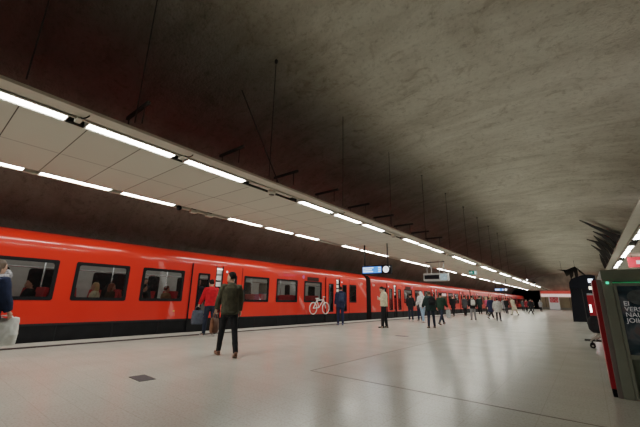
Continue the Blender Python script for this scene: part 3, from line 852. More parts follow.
        if st == 'hood':
            hb.rings([(0,-0.05,-0.02,0.10,0.075),(0,-0.045,0.06,0.105,0.1),(0,-0.025,0.14,0.10,0.112),(0,-0.012,0.21,0.088,0.105),(0,-0.012,0.262,0.045,0.06)], 18, headM)
        remeshed(sc(hb), {'cap':'cap','beanie':'knitted_hat','hood':'hood'}.get(st,'hair'), outfit['hair'], root, vox*1.1, 2, 0.006 if st in ('short','long') else (0.016 if st=='curly' else 0.004), seed)
    if lod < 2:
        for sx in (-1,1):
            e = MB(); e.ball((sx*0.031,0.0865,0.117), (0.011,0.009,0.008), 8, 5, headM); sc(e).build('eye', pbr('eye_dark', (0.05,0.035,0.03), 0.2), root, smooth=True)
        e = MB(); e.ball((0,0.103,0.051), (0.022,0.008,0.006), 8, 5, headM); sc(e).build('mouth', pbr('lips', (0.36,0.12,0.1), 0.5), root, smooth=True)
    Mw = Matrix.Translation(loc) @ Matrix.Rotation(rz, 4, 'Z')
    return {'root': root, 'M': Mw, 'J': {k: (Mw @ (v*K) if k[1:] not in ('f','fd','shd') else Mw.to_3x3() @ v) for k, v in J.items()}, 'Mt': Mw @ Matrix.Scale(K, 4) @ Mt, 'head': Mw @ Matrix.Scale(K,4) @ headM}

def away(x, y, turn=0.0):
    """rotation for a person at x, y seen from behind; turn > 0 turns them to the picture's left"""
    return math.atan2(-x, y) + math.radians(turn)

C = {
 'olive': cloth('olive', (0.058,0.053,0.034)), 'olive_rib': cloth('olive_rib', (0.045,0.042,0.027)), 'black': cloth('black', (0.012,0.012,0.014)), 'jean': cloth('dark_jeans', (0.018,0.024,0.042)),
 'red': cloth('red', (0.55,0.012,0.014)), 'navy': cloth('navy', (0.016,0.022,0.055)), 'cream': cloth('cream', (0.62,0.57,0.42)), 'white': cloth('white', (0.62,0.62,0.62)),
 'lightblue': cloth('light_jeans', (0.26,0.38,0.52)), 'bottle': cloth('bottle_green', (0.013,0.026,0.025)), 'grey': cloth('grey', (0.20,0.20,0.21)), 'charcoal': cloth('charcoal', (0.05,0.05,0.055)),
 'pink': cloth('pink', (0.6,0.10,0.17)), 'beige': cloth('beige', (0.5,0.44,0.33)), 'puffer': cloth('puffer_grey', (0.48,0.47,0.45)), 'blue': cloth('blue', (0.011,0.019,0.048)), 'tan': cloth('tan', (0.26,0.17,0.09)),
 'brown': cloth('brown', (0.07,0.035,0.02)), 'burgundy': cloth('burgundy', (0.16,0.015,0.02)), 'teal': cloth('teal', (0.02,0.09,0.09)),
}
HAIR = {'dark': pbr('hair_dark', (0.012,0.009,0.008), 0.8, spec=0.15, var=0.4, scale=60), 'brown': pbr('hair_brown', (0.07,0.04,0.022), 0.55, var=0.4, scale=60), 'blond': pbr('hair_blond', (0.5,0.36,0.18), 0.55, var=0.3, scale=60),
        'grey': pbr('hair_grey', (0.24,0.22,0.2), 0.6, var=0.35, scale=60), 'red': pbr('hair_red', (0.24,0.07,0.03), 0.55, var=0.3, scale=60)}
LEATHER = pbr('shoe_brown', (0.13,0.05,0.022), 0.4)
BSHOE = pbr('shoe_black', (0.012,0.012,0.013), 0.4)
WSHOE = pbr('shoe_white', (0.65,0.65,0.63), 0.5)
BAGBROWN = pbr('bag_brown', (0.17,0.065,0.03), 0.5, var=0.2, scale=12)
BAGBLUE = pbr('bag_greyblue', (0.07,0.085,0.12), 0.7, var=0.2, scale=12)
PLASTIC = pbr('bag_white_plastic', (0.62,0.62,0.6), 0.4, var=0.1, scale=10, bump=0.8, bscale=12)

def backpack(pp, label, mat, size=1.0, group=None):
    M = pp['Mt']
    root = empty('backpack'); tag(root, label, 'backpack', group)
    root.matrix_world = M @ Matrix.Translation((0,-0.145,0.12))
    b = MB(); s = size
    b.rings([(0,-0.06,0.0,0.13*s,0.065),(0,-0.075,0.03,0.15*s,0.08),(0,-0.08,0.2,0.155*s,0.085),(0,-0.07,0.33,0.14*s,0.07),(0,-0.06,0.40,0.09*s,0.05)], 16)
    remeshed(b, 'pack_body', mat, root, 0.012, 3, 0.006)
    b = MB(); b.rings([(0,-0.14,0.03,0.09*s,0.03),(0,-0.15,0.1,0.10*s,0.035),(0,-0.145,0.19,0.09*s,0.03)], 12); b.build('front_pocket', mat, root, smooth=True)
    for sx in (-1,1):
        b = MB(); b.tube([(sx*0.09,-0.03,0.36),(sx*0.10,0.06,0.41),(sx*0.11,0.19,0.37),(sx*0.13,0.29,0.25),(sx*0.15,0.22,0.1),(sx*0.14,0.02,0.05)], [(0.008,0.02)]*6, 8); b.build('strap', mat, root, smooth=True)
    return root

def hand_bag(hand, name, label, cat, mat, w=0.34, h=0.3, d=0.12, rz=0.0, drop=0.13, strapw=0.008, crumple=0.006):
    root = empty(name, hand, rz, label, cat)
    z1 = -drop; z0 = -drop - h
    b = MB()
    n = 20
    for k, (z, fw, fd) in enumerate(((z0,0.82,0.7),(z0+0.02,0.95,0.95),(z0+h*0.4,1,1),(z0+h*0.8,0.94,0.75),(z1,0.88,0.35))):
        for j in range(n):
            a = 2*PI*j/n; ca, sa = math.cos(a), math.sin(a)
            b.v.append((math.copysign(abs(ca)**0.45, ca)*w/2*fw, math.copysign(abs(sa)**0.45, sa)*d/2*fd, z))
    for k in range(4):
        for j in range(n): b.f.append((k*n+j, k*n+(j+1)%n, (k+1)*n+(j+1)%n, (k+1)*n+j))
    b.f.append(tuple(range(n))[::-1]); b.f.append(tuple(4*n+j for j in range(n)))
    remeshed(b, 'bag_body', mat, root, 0.012, 2, crumple, 3)
    for sy in (-1,1):
        s = MB(); s.tube([(-w*0.26, sy*d*0.12, z1-0.03), (-w*0.2, sy*d*0.1, z1+drop*0.6), (-0.04, sy*0.012, -0.012), (0.04, sy*0.012, -0.012), (w*0.2, sy*d*0.1, z1+drop*0.6), (w*0.26, sy*d*0.12, z1-0.03)], strapw, 6)
        s.build('handle', mat, root, smooth=True)
    return root

# --- platform people, nearest first
A0 = ((2,0),(-2,2))
STAND = ((3,2),(-3,1)); WALK_A = ((22,6),(-16,14)); WALK_B = ((-18,18),(22,6)); WALK_BIG = ((30,8),(-22,30)); WALK_SMALL = ((-8,8),(10,3))
def arm_walk(a): return ((-a,7,14,0),(a,7,18,0))

p = person('man in olive bomber jacket, black trousers and brown shoes, seen from behind', (-6.13,4.58,0), away(-6.13,4.58,14), 1.76,
   {'spread': 0.04, 'legs': ((19,5),(-15,8)), 'arms': ((16,11,10,4),(-6,9,16,4)), 'head': (38,4), 'lean': 3, 'curl': (60,35)},
   {'top': C['olive'], 'rib': C['olive_rib'], 'collar': C['olive_rib'], 'trousers': C['black'], 'shoes': LEATHER, 'sole': LEATHER, 'hair': HAIR['dark'], 'thick': 0.024, 'hem': -0.03, 'leg': 0.95, 'girth': 1.06}, 0)
h = p['J']['lwr'] + p['J']['lf']*0.085
hand_bag(h, 'shoulder_bag', 'brown leather bag hanging from the left hand of the man in olive', 'bag', BAGBROWN, 0.22, 0.32, 0.10, away(-6,4.6,50), 0.10)

p = person('man in bright red jacket and dark jeans about to board through the nearest train door', (-9.75,6.5,0), away(-9.75,6.5,24), 1.78,
   {'legs': ((12,6),(-12,10)), 'arms': ((12,14,22,0),(8,8,20,0)), 'head': (-4,6), 'lean': 5, 'curl': (60,40)},
   {'top': C['red'], 'collar': C['red'], 'trousers': C['jean'], 'shoes': BSHOE, 'sole': WSHOE, 'hair': HAIR['dark'], 'thick': 0.026, 'hem': -0.02, 'girth': 1.03}, 0)
h = p['J']['lwr'] + p['J']['lf']*0.085
hand_bag(h, 'shopping_bag', 'grey-blue shopping bag carried by the man in the red jacket', 'bag', BAGBLUE, 0.38, 0.44, 0.14, away(-9.7,6.5,20), 0.13)

p = person('person with patterned scarf and navy jacket at the left picture edge', (-7.22,0.90,0), away(-7.22,0.9,-48), 1.69,
   {'legs': STAND, 'arms': ((8,6,16,0),(14,5,12,0)), 'head': (-14,6), 'curl': (55,60)},
   {'top': C['blue'], 'trousers': C['jean'], 'shoes': BSHOE, 'hair': HAIR['brown'], 'hair_style': 'curly', 'scarf': pbr('scarf_pattern', (0.34,0.33,0.36), 0.95, var=0.75, scale=32), 'thick': 0.034, 'hem': -0.16, 'girth': 1.05}, 0)
h = p['J']['rwr'] + p['J']['rf']*0.085
hand_bag(h + Vector((-0.06,-0.05,0.03)), 'carrier_bag', 'white carrier bag held by the person at the left picture edge', 'bag', PLASTIC, 0.40, 0.42, 0.2, away(-7.2,1,-10), 0.04, 0.01, 0.02)

p = person('person in dark navy jacket standing at the train door beside the bicycle pictogram', (-9.75,13.95,0), away(-9.75,13.95,12), 1.84,
   {'legs': ((2,0),(-2,1)), 'arms': ((4,8,14,0),(6,8,20,0)), 'head': (0,4), 'spread': 0.02},
   {'top': C['navy'], 'trousers': C['navy'], 'shoes': pbr('shoe_blue', (0.05,0.1,0.2), 0.6), 'hair': HAIR['dark'], 'hair_style': 'hood' if False else 'short', 'hood': True, 'thick': 0.034, 'hem': -0.14, 'girth': 1.05}, 1)
backpack(p, 'dark navy backpack on the person beside the bicycle pictogram', cloth('pack_navy', (0.03,0.045,0.09)), 0.85)

p = person('young man in cream jacket and black trousers looking down at his phone', (-7.45,14.15,0), away(-7.45,14.15,78), 1.84,
   {'legs': ((4,1),(-5,2)), 'arms': ((-6,6,112,26),(-8,6,104,22)), 'head': (8,30), 'lean': -1, 'curl': (40,40), 'spread': 0.03},
   {'top': C['cream'], 'collar': C['cream'], 'trousers': C['black'], 'shoes': BSHOE, 'sole': RUBBER, 'hair': HAIR['dark'], 'thick': 0.035, 'hem': -0.03, 'leg': 1.15, 'girth': 1.06}, 0)
hl = p['J']['lwr'] + p['J']['lf']*0.10
ph = empty('phone', (hl + p['J']['rwr'] + p['J']['rf']*0.10)/2 + Vector((0,0,0.03)), away(-7.45,14.15,78), 'small pale phone in the hands of the man in the cream jacket', 'phone')
MB().box(-0.037,0.037,-0.006,0.006,-0.06,0.085).build('phone_case', pbr('phone_grey', (0.5,0.5,0.5), 0.3), ph, bevel=0.004)
MB().box(-0.033,0.033,-0.0075,-0.0062,-0.05,0.078).build('phone_screen', emis('phone_glow', (0.7,0.8,1.0), 0.8), ph)

p = person('broad person in black-green jacket with legs apart, nearest by the second car', (-5.95,16.05,0), away(-5.95,16.05,22), 1.70,
   {'legs': ((-6,4),(10,4)), 'arms': ((10,20,24,0),(6,18,26,0)), 'head': (10,5), 'lean': 8, 'spread': 0.14},
   {'top': C['bottle'], 'trousers': C['jean'], 'shoes': BSHOE, 'hair': HAIR['brown'], 'thick': 0.045, 'hem': -0.14, 'girth': 1.28, 'skin': 'tan'}, 1)
backpack(p, 'black backpack on the broad person nearest in the group by the second car', C['black'], 1.1)

p = person('person in dark green jacket striding right behind the broad person in black', (-6.4,18.8,0), away(-6.4,18.8,-30), 1.72,
   {'legs': ((28,4),(-20,16)), 'arms': ((-10,10,20,0),(16,8,30,0)), 'head': (14,0), 'lean': 4},
   {'top': cloth('dark_green', (0.012,0.03,0.02)), 'trousers': C['jean'], 'shoes': BSHOE, 'hair': HAIR['dark'], 'thick': 0.035, 'hem': -0.10, 'girth': 1.05}, 1)
h = p['J']['rwr'] + p['J']['rf']*0.085
hand_bag(h, 'carrier_bag', 'pale grey carrier bag held by the person striding in dark green', 'bag', cloth('pale_bag', (0.5,0.52,0.55)), 0.24, 0.42, 0.12, 0.6, 0.10)

person('person in white hooded top and light blue jeans walking toward the second car', (-7.75,19.6,0), away(-7.75,19.6,38), 1.76,
   {'legs': ((-8,6),(12,4)), 'arms': ((10,8,30,0),(6,8,30,0)), 'head': (6,12), 'lean': 8},
   {'top': C['white'], 'trousers': C['lightblue'], 'shoes': WSHOE, 'hair': C['white'], 'hair_style': 'hood', 'hood': True, 'thick': 0.04, 'hem': -0.08, 'leg': 1.1}, 1)
person('person in black jacket and blue jeans waiting left of the white hooded person', (-8.85,20.4,0), away(-8.85,20.4,-10), 1.66,
   {'legs': STAND, 'arms': ((6,8,20,0),(6,8,20,0)), 'spread': 0.03},
   {'top': C['black'], 'trousers': C['jean'], 'shoes': WSHOE, 'hair': HAIR['dark'], 'thick': 0.035, 'hem': -0.14}, 1)
person('person in charcoal coat half hidden between the black jacket and the white hooded person', (-8.7,21.5,0), away(-8.7,21.5,15), 1.74,
   {'legs': STAND, 'arms': ((6,8,20,0),(6,8,20,0))},
   {'top': C['charcoal'], 'trousers': C['navy'], 'shoes': BSHOE, 'hair': HAIR['brown'], 'thick': 0.03, 'hem': -0.2}, 1)

p = person('person with pale grey rucksack and grey trousers standing alone mid platform', (-6.5,25.7,0), away(-6.5,25.7,15), 1.66,
   {'legs': STAND, 'arms': ((8,10,16,0),(6,10,16,0)), 'spread': 0.06},
   {'top': C['black'], 'trousers': C['grey'], 'shoes': BSHOE, 'hair': HAIR['dark'], 'thick': 0.03, 'hem': -0.12, 'leg': 1.1}, 1)
backpack(p, 'pale grey rucksack on the person standing alone mid platform', C['puffer'], 1.05)
person('person in dull green top and dark trousers standing behind the one with the pale rucksack', (-8.85,37.9,0), away(-8.85,37.9,5), 1.84,
   {'legs': STAND}, {'top': C['bottle'], 'trousers': C['black'], 'shoes': BSHOE, 'hair': HAIR['dark'], 'thick': 0.03, 'hem': -0.3}, 2)
person('person in pink jacket near the far train doors', (-8.1,37.3,0), away(-8.1,37.3,60), 1.72,
   {'legs': WALK_SMALL, 'arms': arm_walk(10)}, {'top': C['pink'], 'trousers': C['black'], 'shoes': BSHOE, 'hair': HAIR['blond'], 'hair_style': 'long', 'thick': 0.03, 'hem': -0.1}, 2)
person('person in long navy coat and white shoes striding left of the grey puffer jacket', (-5.95,28.7,0), away(-5.95,28.7,-35), 1.74,
   {'legs': WALK_BIG, 'arms': arm_walk(22), 'lean': 6}, {'top': C['navy'], 'trousers': C['black'], 'shoes': WSHOE, 'hair': HAIR['blond'], 'thick': 0.035, 'hem': -0.34}, 1)
person('person in pale grey hooded puffer jacket and black trousers seen from behind', (-4.95,26.0,0), away(-4.95,26.0,8), 1.52,
   {'legs': WALK_A, 'arms': ((4,16,18,0),(4,16,18,0))}, {'top': C['puffer'], 'trousers': C['black'], 'shoes': BSHOE, 'hair': HAIR['dark'], 'hair_style': 'short', 'hood': True, 'thick': 0.06, 'hem': -0.24, 'girth': 1.12}, 1)
person('person in grey coat standing just right of the far pale puffer jacket', (-8.25,47.4,0), away(-8.25,47.4,0), 1.76,
   {'legs': STAND}, {'top': C['grey'], 'trousers': C['charcoal'], 'shoes': BSHOE, 'hair': HAIR['brown'], 'thick': 0.03, 'hem': -0.42}, 2)
person('person in black jacket standing behind the beige coat', (-7.5,44.4,0), away(-7.5,44.4,-20), 1.76,
   {'legs': STAND}, {'top': C['black'], 'trousers': C['charcoal'], 'shoes': BSHOE, 'hair': HAIR['dark'], 'thick': 0.03, 'hem': -0.2}, 2)
person('person in beige coat and pale trousers leaning forward as they walk', (-5.95,39.2,0), away(-5.95,39.2,50), 1.78,
   {'legs': WALK_A, 'arms': arm_walk(16), 'lean': 14}, {'top': C['beige'], 'trousers': C['beige'], 'shoes': BSHOE, 'hair': HAIR['brown'], 'thick': 0.035, 'hem': -0.38}, 2)
person('person in black jacket and trousers striding at the right of the crowd', (-5.2,45.0,0), away(-5.2,45.0,-40), 1.80,
   {'legs': WALK_BIG, 'arms': arm_walk(18), 'lean': 4}, {'top': C['black'], 'trousers': C['black'], 'shoes': BSHOE, 'hair': HAIR['dark'], 'thick': 0.035, 'hem': -0.14}, 2)
far = [(-8.1,61.5,'charcoal','dark',10,'person in charcoal coat at the far end left of the black striding person'), (-7.0,56.5,'burgundy','brown',-30,'person in burgundy coat far off behind the beige coat'),
       (-6.6,60.0,'black','dark',40,'person in black coat far off by the tunnel opening'), (-5.9,63.0,'grey','grey',-15,'person in grey coat farthest off near the pale end wall'),
       (-8.6,31.5,'charcoal','dark',15,'person in charcoal jacket beside the train, left of the pink jacket'), (-9.0,43.0,'burgundy','dark',0,'person in burgundy jacket at the train side behind the navy coat'),
       (-9.0,29.5,'black','brown',30,'person in black coat at the second car, right of the standing rucksack wearer')]
for x, y, c, hc, tn, lb in far:
    person(lb, (x,y,0), away(x,y,tn), 1.74, {'legs': WALK_SMALL if tn > 12 else STAND}, {'top': C[c], 'trousers': C['black'], 'shoes': BSHOE, 'hair': HAIR[hc], 'thick': 0.03, 'hem': -0.25}, 2)

# --- passengers in the train
def rider(label, x, y, rz, H, top, hair, sit=True, style='short', skin='fair', tr='black'):
    pose = {'legs': ((86,84),(86,84)), 'arms': ((22,6,50,20),(22,6,50,20)), 'sit': 0.67} if sit else {'legs': STAND, 'arms': ((6,8,14,0),(6,8,14,0))}
    return person(label, (x, y, 0.045), rz, H, pose, {'top': C[top], 'trousers': C[tr], 'shoes': BSHOE, 'hair': HAIR[hair], 'hair_style': style, 'thick': 0.03, 'hem': -0.06, 'skin': skin}, 1)
FWD, BACK = 0.0, PI
rider('passenger in dark coat seated inside behind the leftmost train window', XT-0.62, 2.22, PI, 1.72, 'black', 'dark')
rider('blond passenger in cream top seated inside behind the second train window', XT-0.62, 3.78, FWD-0.4+PI, 1.70, 'cream', 'blond', True, 'long')
rider('red-haired passenger in dark top seated inside at the right of the second window', XT-0.62, 4.22, FWD, 1.70, 'brown', 'red', True, 'long')
rider('passenger in black seated at the left inside the third train window', XT-0.62, 5.22, FWD, 1.72, 'black', 'dark')
rider('passenger in charcoal standing inside behind the third train window', XT-1.5, 5.62, FWD-1.2, 1.78, 'charcoal', 'brown', False)
rider('brown-coated passenger seated at the right inside the third train window', XT-0.62, 6.02, FWD, 1.70, 'tan', 'brown')
rider('passenger in navy standing inside behind the nearest door window', XT-0.75, 7.35, -PI/2, 1.84, 'navy', 'dark', False, 'short', 'tan')
rider('passenger in black standing inside behind the window right of the nearest door', XT-1.45, 9.9, 0.3, 1.80, 'black', 'dark', False)
rider('passenger in grey seated inside behind the window right of the nearest door', XT-0.62, 9.3, FWD, 1.72, 'grey', 'brown')
rider('passenger in dark coat seated inside the middle window between the doors', XT-0.62, 11.3, FWD, 1.74, 'charcoal', 'dark')
rider('passenger in burgundy seated inside the window above the bicycle pictogram', XT-0.62, 13.25, FWD, 1.68, 'burgundy', 'dark')

# ------------------------------------------------------------------ signs
def hang_face(cx, y, z):   # text plane facing the camera side (-y)
    return Matrix(((1,0,0,cx),(0,0,1,y),(0,1,0,z),(0,0,0,1)))
BLACKM = pbr('sign_black', (0.006,0.006,0.008), 0.6, spec=0.1)
def departure_sign(label, x, y, z, w, h, posts=True):
    root = empty('departure_sign', (x, y, z), 0, label, 'departure sign')
    MB().box(-w/2, w/2, 0, 0.16, -h/2, h/2).build('case', BLACKM, root, bevel=0.015)
    scr = MB().quad((-w/2+0.05,-0.004,-h/2+0.06),(w*0.19,-0.004,-h/2+0.06),(w*0.19,-0.004,h/2-0.06),(-w/2+0.05,-0.004,h/2-0.06)).build('screen', emis('screen_blue', (0.10,0.30,0.95), 1.5, 0.3), root)
    t = MB()
    for k, (a, b) in enumerate(((0.05,0.42),(0.05,0.36),(0.05,0.40))):
        zz = h/2 - 0.115 - k*(h-0.16)/3
        t.box(-w/2+a+0.02, -w/2+b*w, -0.008, -0.005, zz-0.025, zz+0.025); t.box(w*0.08, w*0.17, -0.008, -0.005, zz-0.022, zz+0.022)
    t.build('text_lines', emis('screen_text', (0.75,0.88,1.0), 1.6), scr)
    cl = MB().tube([(w*0.34,-0.006,0),(w*0.34,-0.012,0)], h*0.36, 28).build('clock_face', emis('clock_white', (0.95,0.96,1.0), 1.5), root)
    MB().box(w*0.34-0.008, w*0.34+0.008, -0.016, -0.013, -0.01, h*0.22).build('clock_hand', BLACKM, cl); MB().box(w*0.34-0.006, w*0.34+h*0.26, -0.016, -0.013, -0.008, 0.008).build('clock_hand', BLACKM, cl)
    MB().box(w*0.455, w*0.475, -0.008, -0.004, h*0.24, h*0.32).build('status_lamp', emis('clock_white', (0.95,0.96,1.0), 1.5), root)
    for px in (-w*0.42, w*0.38):
        MB().tube([(px,0.08,h/2-0.01),(px,0.08,ZC-z+0.02)], 0.035, 10).build('post', STEEL, root, smooth=True)
    return root
departure_sign('black departure sign with blue screen and white round clock, hanging on two posts, nearest', -8.14, 14.75, 2.70, 1.64, 0.44)
departure_sign('small far departure sign with blue screen and white clock above the distant crowd', -7.95, 45.0, 2.74, 1.45, 0.36)

SILVER = pbr('sign_silver', (0.42,0.43,0.42), 0.4, var=0.05)
r = empty('train_display', (-7.91, 22.6, 2.82), 0, 'grey hanging display box with dark panel, beside the black clock sign', 'display')
MB().box(-0.84,0.84,0,0.3,-0.26,0.26).build('case', SILVER, r, bevel=0.02)
MB().box(-0.77,0.25,-0.008,0.0,-0.13,0.15).build('dark_panel', BLACKM, r)
MB().box(0.32,0.80,-0.008,0.0,-0.2,0.2).build('light_panel', emis('panel_pale', (0.62,0.78,0.82), 0.55, 0.35), r)
for px in (-0.6,-0.3,0.25,0.55):
    MB().box(px-0.02,px+0.02,0.1,0.15,0.25,1.17).build('post', SILVER, r)
MB().box(-0.68,0.63,0.08,0.17,1.0,1.06).build('cross_bar', STEEL, r)

GREEN = emis('exit_green', (0.03,0.27,0.2), 0.5)
r = empty('exit_sign', (-7.62, 31.3, 3.74), 0, 'small green emergency exit sign with white pictogram under the suspended ceiling', 'exit sign')
MB().box(-0.42,0.42,0,0.09,-0.22,0.22).build('case', pbr('exit_case', (0.5,0.52,0.5), 0.5), r)
MB().box(-0.39,0.39,-0.006,0.0,-0.19,0.19).build('green_face', GREEN, r)
m = MB(); m.box(0.18,0.34,-0.012,-0.007,-0.15,0.15); m.ball((-0.12,-0.01,0.11),(0.035,0.004,0.035)); m.tube([(-0.12,-0.01,0.07),(-0.08,-0.01,-0.03),(-0.17,-0.01,-0.12)],[(0.004,0.03)]*3,6); m.tube([(-0.08,-0.01,-0.03),(0.02,-0.01,-0.05),(0.03,-0.01,-0.14)],[(0.004,0.022)]*3,6); m.tube([(-0.2,-0.01,0.0),(-0.11,-0.01,0.05),(-0.01,-0.01,0.01)],0.015,6)
m.prism([(-0.36,0.0),(-0.28,0.07),(-0.28,0.025),(-0.22,0.025),(-0.22,-0.025),(-0.28,-0.025),(-0.28,-0.07)],'y',-0.012,-0.007)
m.build('pictogram', emis('exit_white', (0.75,0.95,0.9), 0.9), r)
r.scale = (0.8, 1, 0.85)
for px in (-0.3,0.3): MB().tube([(px,0.045,0.21),(px,0.045,0.31)], 0.012, 6).build('drop_rod', STEEL, r)

r = empty('hanging_sign', (2.75, 26, 3.60), 0, 'red hanging sign with white band seen below the right lamps above the kiosk', 'sign')
MB().box(-0.6,1.6,0,0.14,-0.28,0.3).build('red_board', pbr('sign_red', (0.5,0.02,0.03), 0.4, emit=(0.8,0.03,0.04), estr=0.25), r)
MB().box(-0.25,0.6,-0.006,0,-0.1,0.1).build('white_band', emis('sign_white', (1,0.85,0.85), 0.9), r)
for px in (-0.4,1.2): MB().tube([(px,0.07,0.29),(px,0.07,0.42)], 0.02, 6).build('drop_rod', STEEL, r)

# floor grates
for i, (x, y, l) in enumerate(((-5.44,2.57,'dark square floor grate in the pale tiles, nearest the camera'), (-5.34,11.45,'small dark floor grate farther off, below the person in the cream jacket'))):
    g = empty('floor_grate', (x,y,0), -0.05, l, 'floor grate')
    MB().box(-0.2,0.2,-0.11,0.11,0,0.004).build('plate', pbr('grate_dark', (0.045,0.043,0.05), 0.5, metal=0.3, var=0.3, scale=60), g)
    fr = MB(); ring = [(-0.205,0.205,-0.115,-0.105),(-0.205,0.205,0.105,0.115),(-0.205,-0.195,-0.115,0.115),(0.195,0.205,-0.115,0.115)]
    for a,b,c,d in ring: fr.box(a,b,c,d,0,0.006)
    fr.build('rim', STEEL, g)

# ------------------------------------------------------------------ right-hand side: kiosk, stroller, machines, dark shaft
KG = pbr('kiosk_green_grey', (0.21,0.24,0.185), 0.45, var=0.1, scale=3)
KG2 = pbr('kiosk_post_grey', (0.25,0.27,0.225), 0.35, var=0.06)
KR = pbr('kiosk_red', (0.34,0.006,0.012), 0.35, var=0.08)
k = empty('kiosk', (0.14, 6.3, 0), 0, 'grey-green kiosk with red side panel and a poster at the right edge', 'kiosk')
MB().box(0.0, 2.6, 0.02, 2.0, 0.0, 1.53).build('kiosk_body', KG, k)
MB().box(0.06, 2.62, 0.0, 2.02, 1.53, 1.69).build('roof_band', pbr('kiosk_roof', (0.2,0.22,0.17), 0.5, var=0.1), k)
MB().box(0.05, 0.17, -0.03, 0.05, 0.0, 1.53).build('corner_post', KG2, k, bevel=0.01)
MB().box(-0.005, 0.05, -0.03, 0.05, 0.0, 1.55).build('edge_strip', pbr('kiosk_edge', (0.2,0.17,0.16), 0.4), k, bevel=0.006)
MB().box(-0.06, 0.0, 0.0, 0.75, 0.10, 1.55).build('red_panel', KR, k, bevel=0.008)
MB().box(-0.05, 0.0, 0.02, 0.73, 0.0, 0.10).build('plinth', BLK, k)
MB().box(0.08, 2.6, -0.012, -0.002, 1.495, 1.515).build('light_strip', emis('green_glow', (0.02,0.34,0.12), 0.5, 0.5), k)
MB().box(0.10, 0.13, -0.045, -0.03, 1.49, 1.52).build('status_lamp', emis('green_bright', (0.1,0.8,0.4), 1.5), k)
m = MB()
m.box(0.17,0.205,-0.03,0.03,0.0,1.50); m.box(0.2,1.6,-0.03,0.03,0.50,0.56); m.box(0.2,1.6,-0.03,0.03,1.46,1.50)
fr = m.build('poster_frame', KG2, k)

def poster_mat():
    m, nt, out = new_mat('poster_print'); L = nt.links.new
    tc = N(nt, 'ShaderNodeTexCoord'); nz = N(nt, 'ShaderNodeTexNoise'); nz.inputs['Scale'].default_value = 3.2; nz.inputs['Distortion'].default_value = 1.2
    L(tc.outputs['Object'], nz.inputs['Vector'])
    c = ramp(nt, nz.outputs['Fac'], [(0.3, (0.008,0.01,0.012)), (0.5, (0.02,0.04,0.05)), (0.62, (0.09,0.10,0.11)), (0.75, (0.14,0.07,0.05))])
    b = N(nt, 'ShaderNodeBsdfPrincipled'); b.inputs['Roughness'].default_value = 0.2; L(c, b.inputs['Base Color']); L(c, b.inputs['Emission Color']); b.inputs['Emission Strength'].default_value = 0.08
    L(b.outputs[0], out.inputs[0]); return m
po = MB().box(0.20,1.6,-0.012,0.0,0.56,1.46).build('poster', poster_mat(), k)
PWH = pbr('poster_white', (0.6,0.6,0.6), 0.5, emit=(1,1,1), estr=0.12)
for body_, zz, s_ in (('EI', 1.222, 0.085), ('VERSILL', 1.148, 0.082), ('NAUTI', 1.074, 0.082), ('JOIHAL', 1.0, 0.082)):
    t = text_part('poster_text', body_, s_, PWH, po, hang_face(0.24, -0.016, zz), 0.001)
m = MB(); m.rings([(0.72,-0.016,0,0,0)],3) if False else None
m = MB(); m.add([(0.66+0.33*math.cos(2*PI*i/32), -0.0145, 0.60+0.20*math.sin(2*PI*i/32)) for i in range(32) if True], [tuple(range(32))]);
m.v = [(x, y, max(z, 0.565)) for x, y, z in m.v]
m.build('pale_disc', pbr('poster_disc', (0.25,0.29,0.33), 0.4, emit=(0.5,0.6,0.7), estr=0.06), po)
m = MB(); m.add([(0.42+0.13*math.cos(2*PI*i/24), -0.0140, 1.31+0.10*math.sin(2*PI*i/24)) for i in range(24)], [tuple(range(24))]); m.build('grey_swirl', pbr('poster_grey', (0.10,0.12,0.13), 0.4, var=0.5, scale=14), po)

# stroller behind the kiosk
st = empty('stroller', (0.10, 12.8, 0), 0, 'black stroller standing beside the red side of the kiosk', 'stroller')
m = MB(); m.rings([(0.02,0,0.42,0.13,0.2),(0.0,0,0.50,0.19,0.24),(0.0,0,0.66,0.22,0.26),(0.02,0,0.80,0.21,0.25),(0.04,0,0.89,0.14,0.18)], 18); remeshed(m, 'hood', C['black'], st, 0.02, 3, 0.01)
TUBE = pbr('stroller_tube', (0.45,0.40,0.34), 0.35, metal=0.4)
m = MB()
for y_ in (-0.2,0.2):
    m.tube([(-0.1,y_,0.22),(0.3,y_,0.52),(0.55,y_,0.95)], 0.018, 8); m.tube([(-0.2,y_,0.2),(0.12,y_,0.47)], 0.014, 8)
m.tube([(0.55,-0.2,0.95),(0.55,0.2,0.95)], 0.02, 8)
m.build('push_frame', TUBE, st, smooth=True)
MB().box(-0.34,0.34,-0.2,0.2,0.19,0.215).build('foot_board', BLK, st, bevel=0.008)
for x_, y_, r_ in ((-0.17,-0.18,0.065),(-0.17,0.18,0.065),(0.38,-0.22,0.11),(0.38,0.22,0.11)):
    wv = MB(); wv.tube([(x_,y_-0.02,r_),(x_,y_+0.02,r_)], r_, 18); wo = wv.build('wheel', RUBBER, st)
    MB().tube([(x_,y_-0.026,r_),(x_,y_+0.026,r_)], r_*0.4, 12).build('hub', TUBE, wo)
    MB().tube([(x_,y_,r_),(x_,y_,0.2)], 0.014, 6).build('fork', BLK, st)

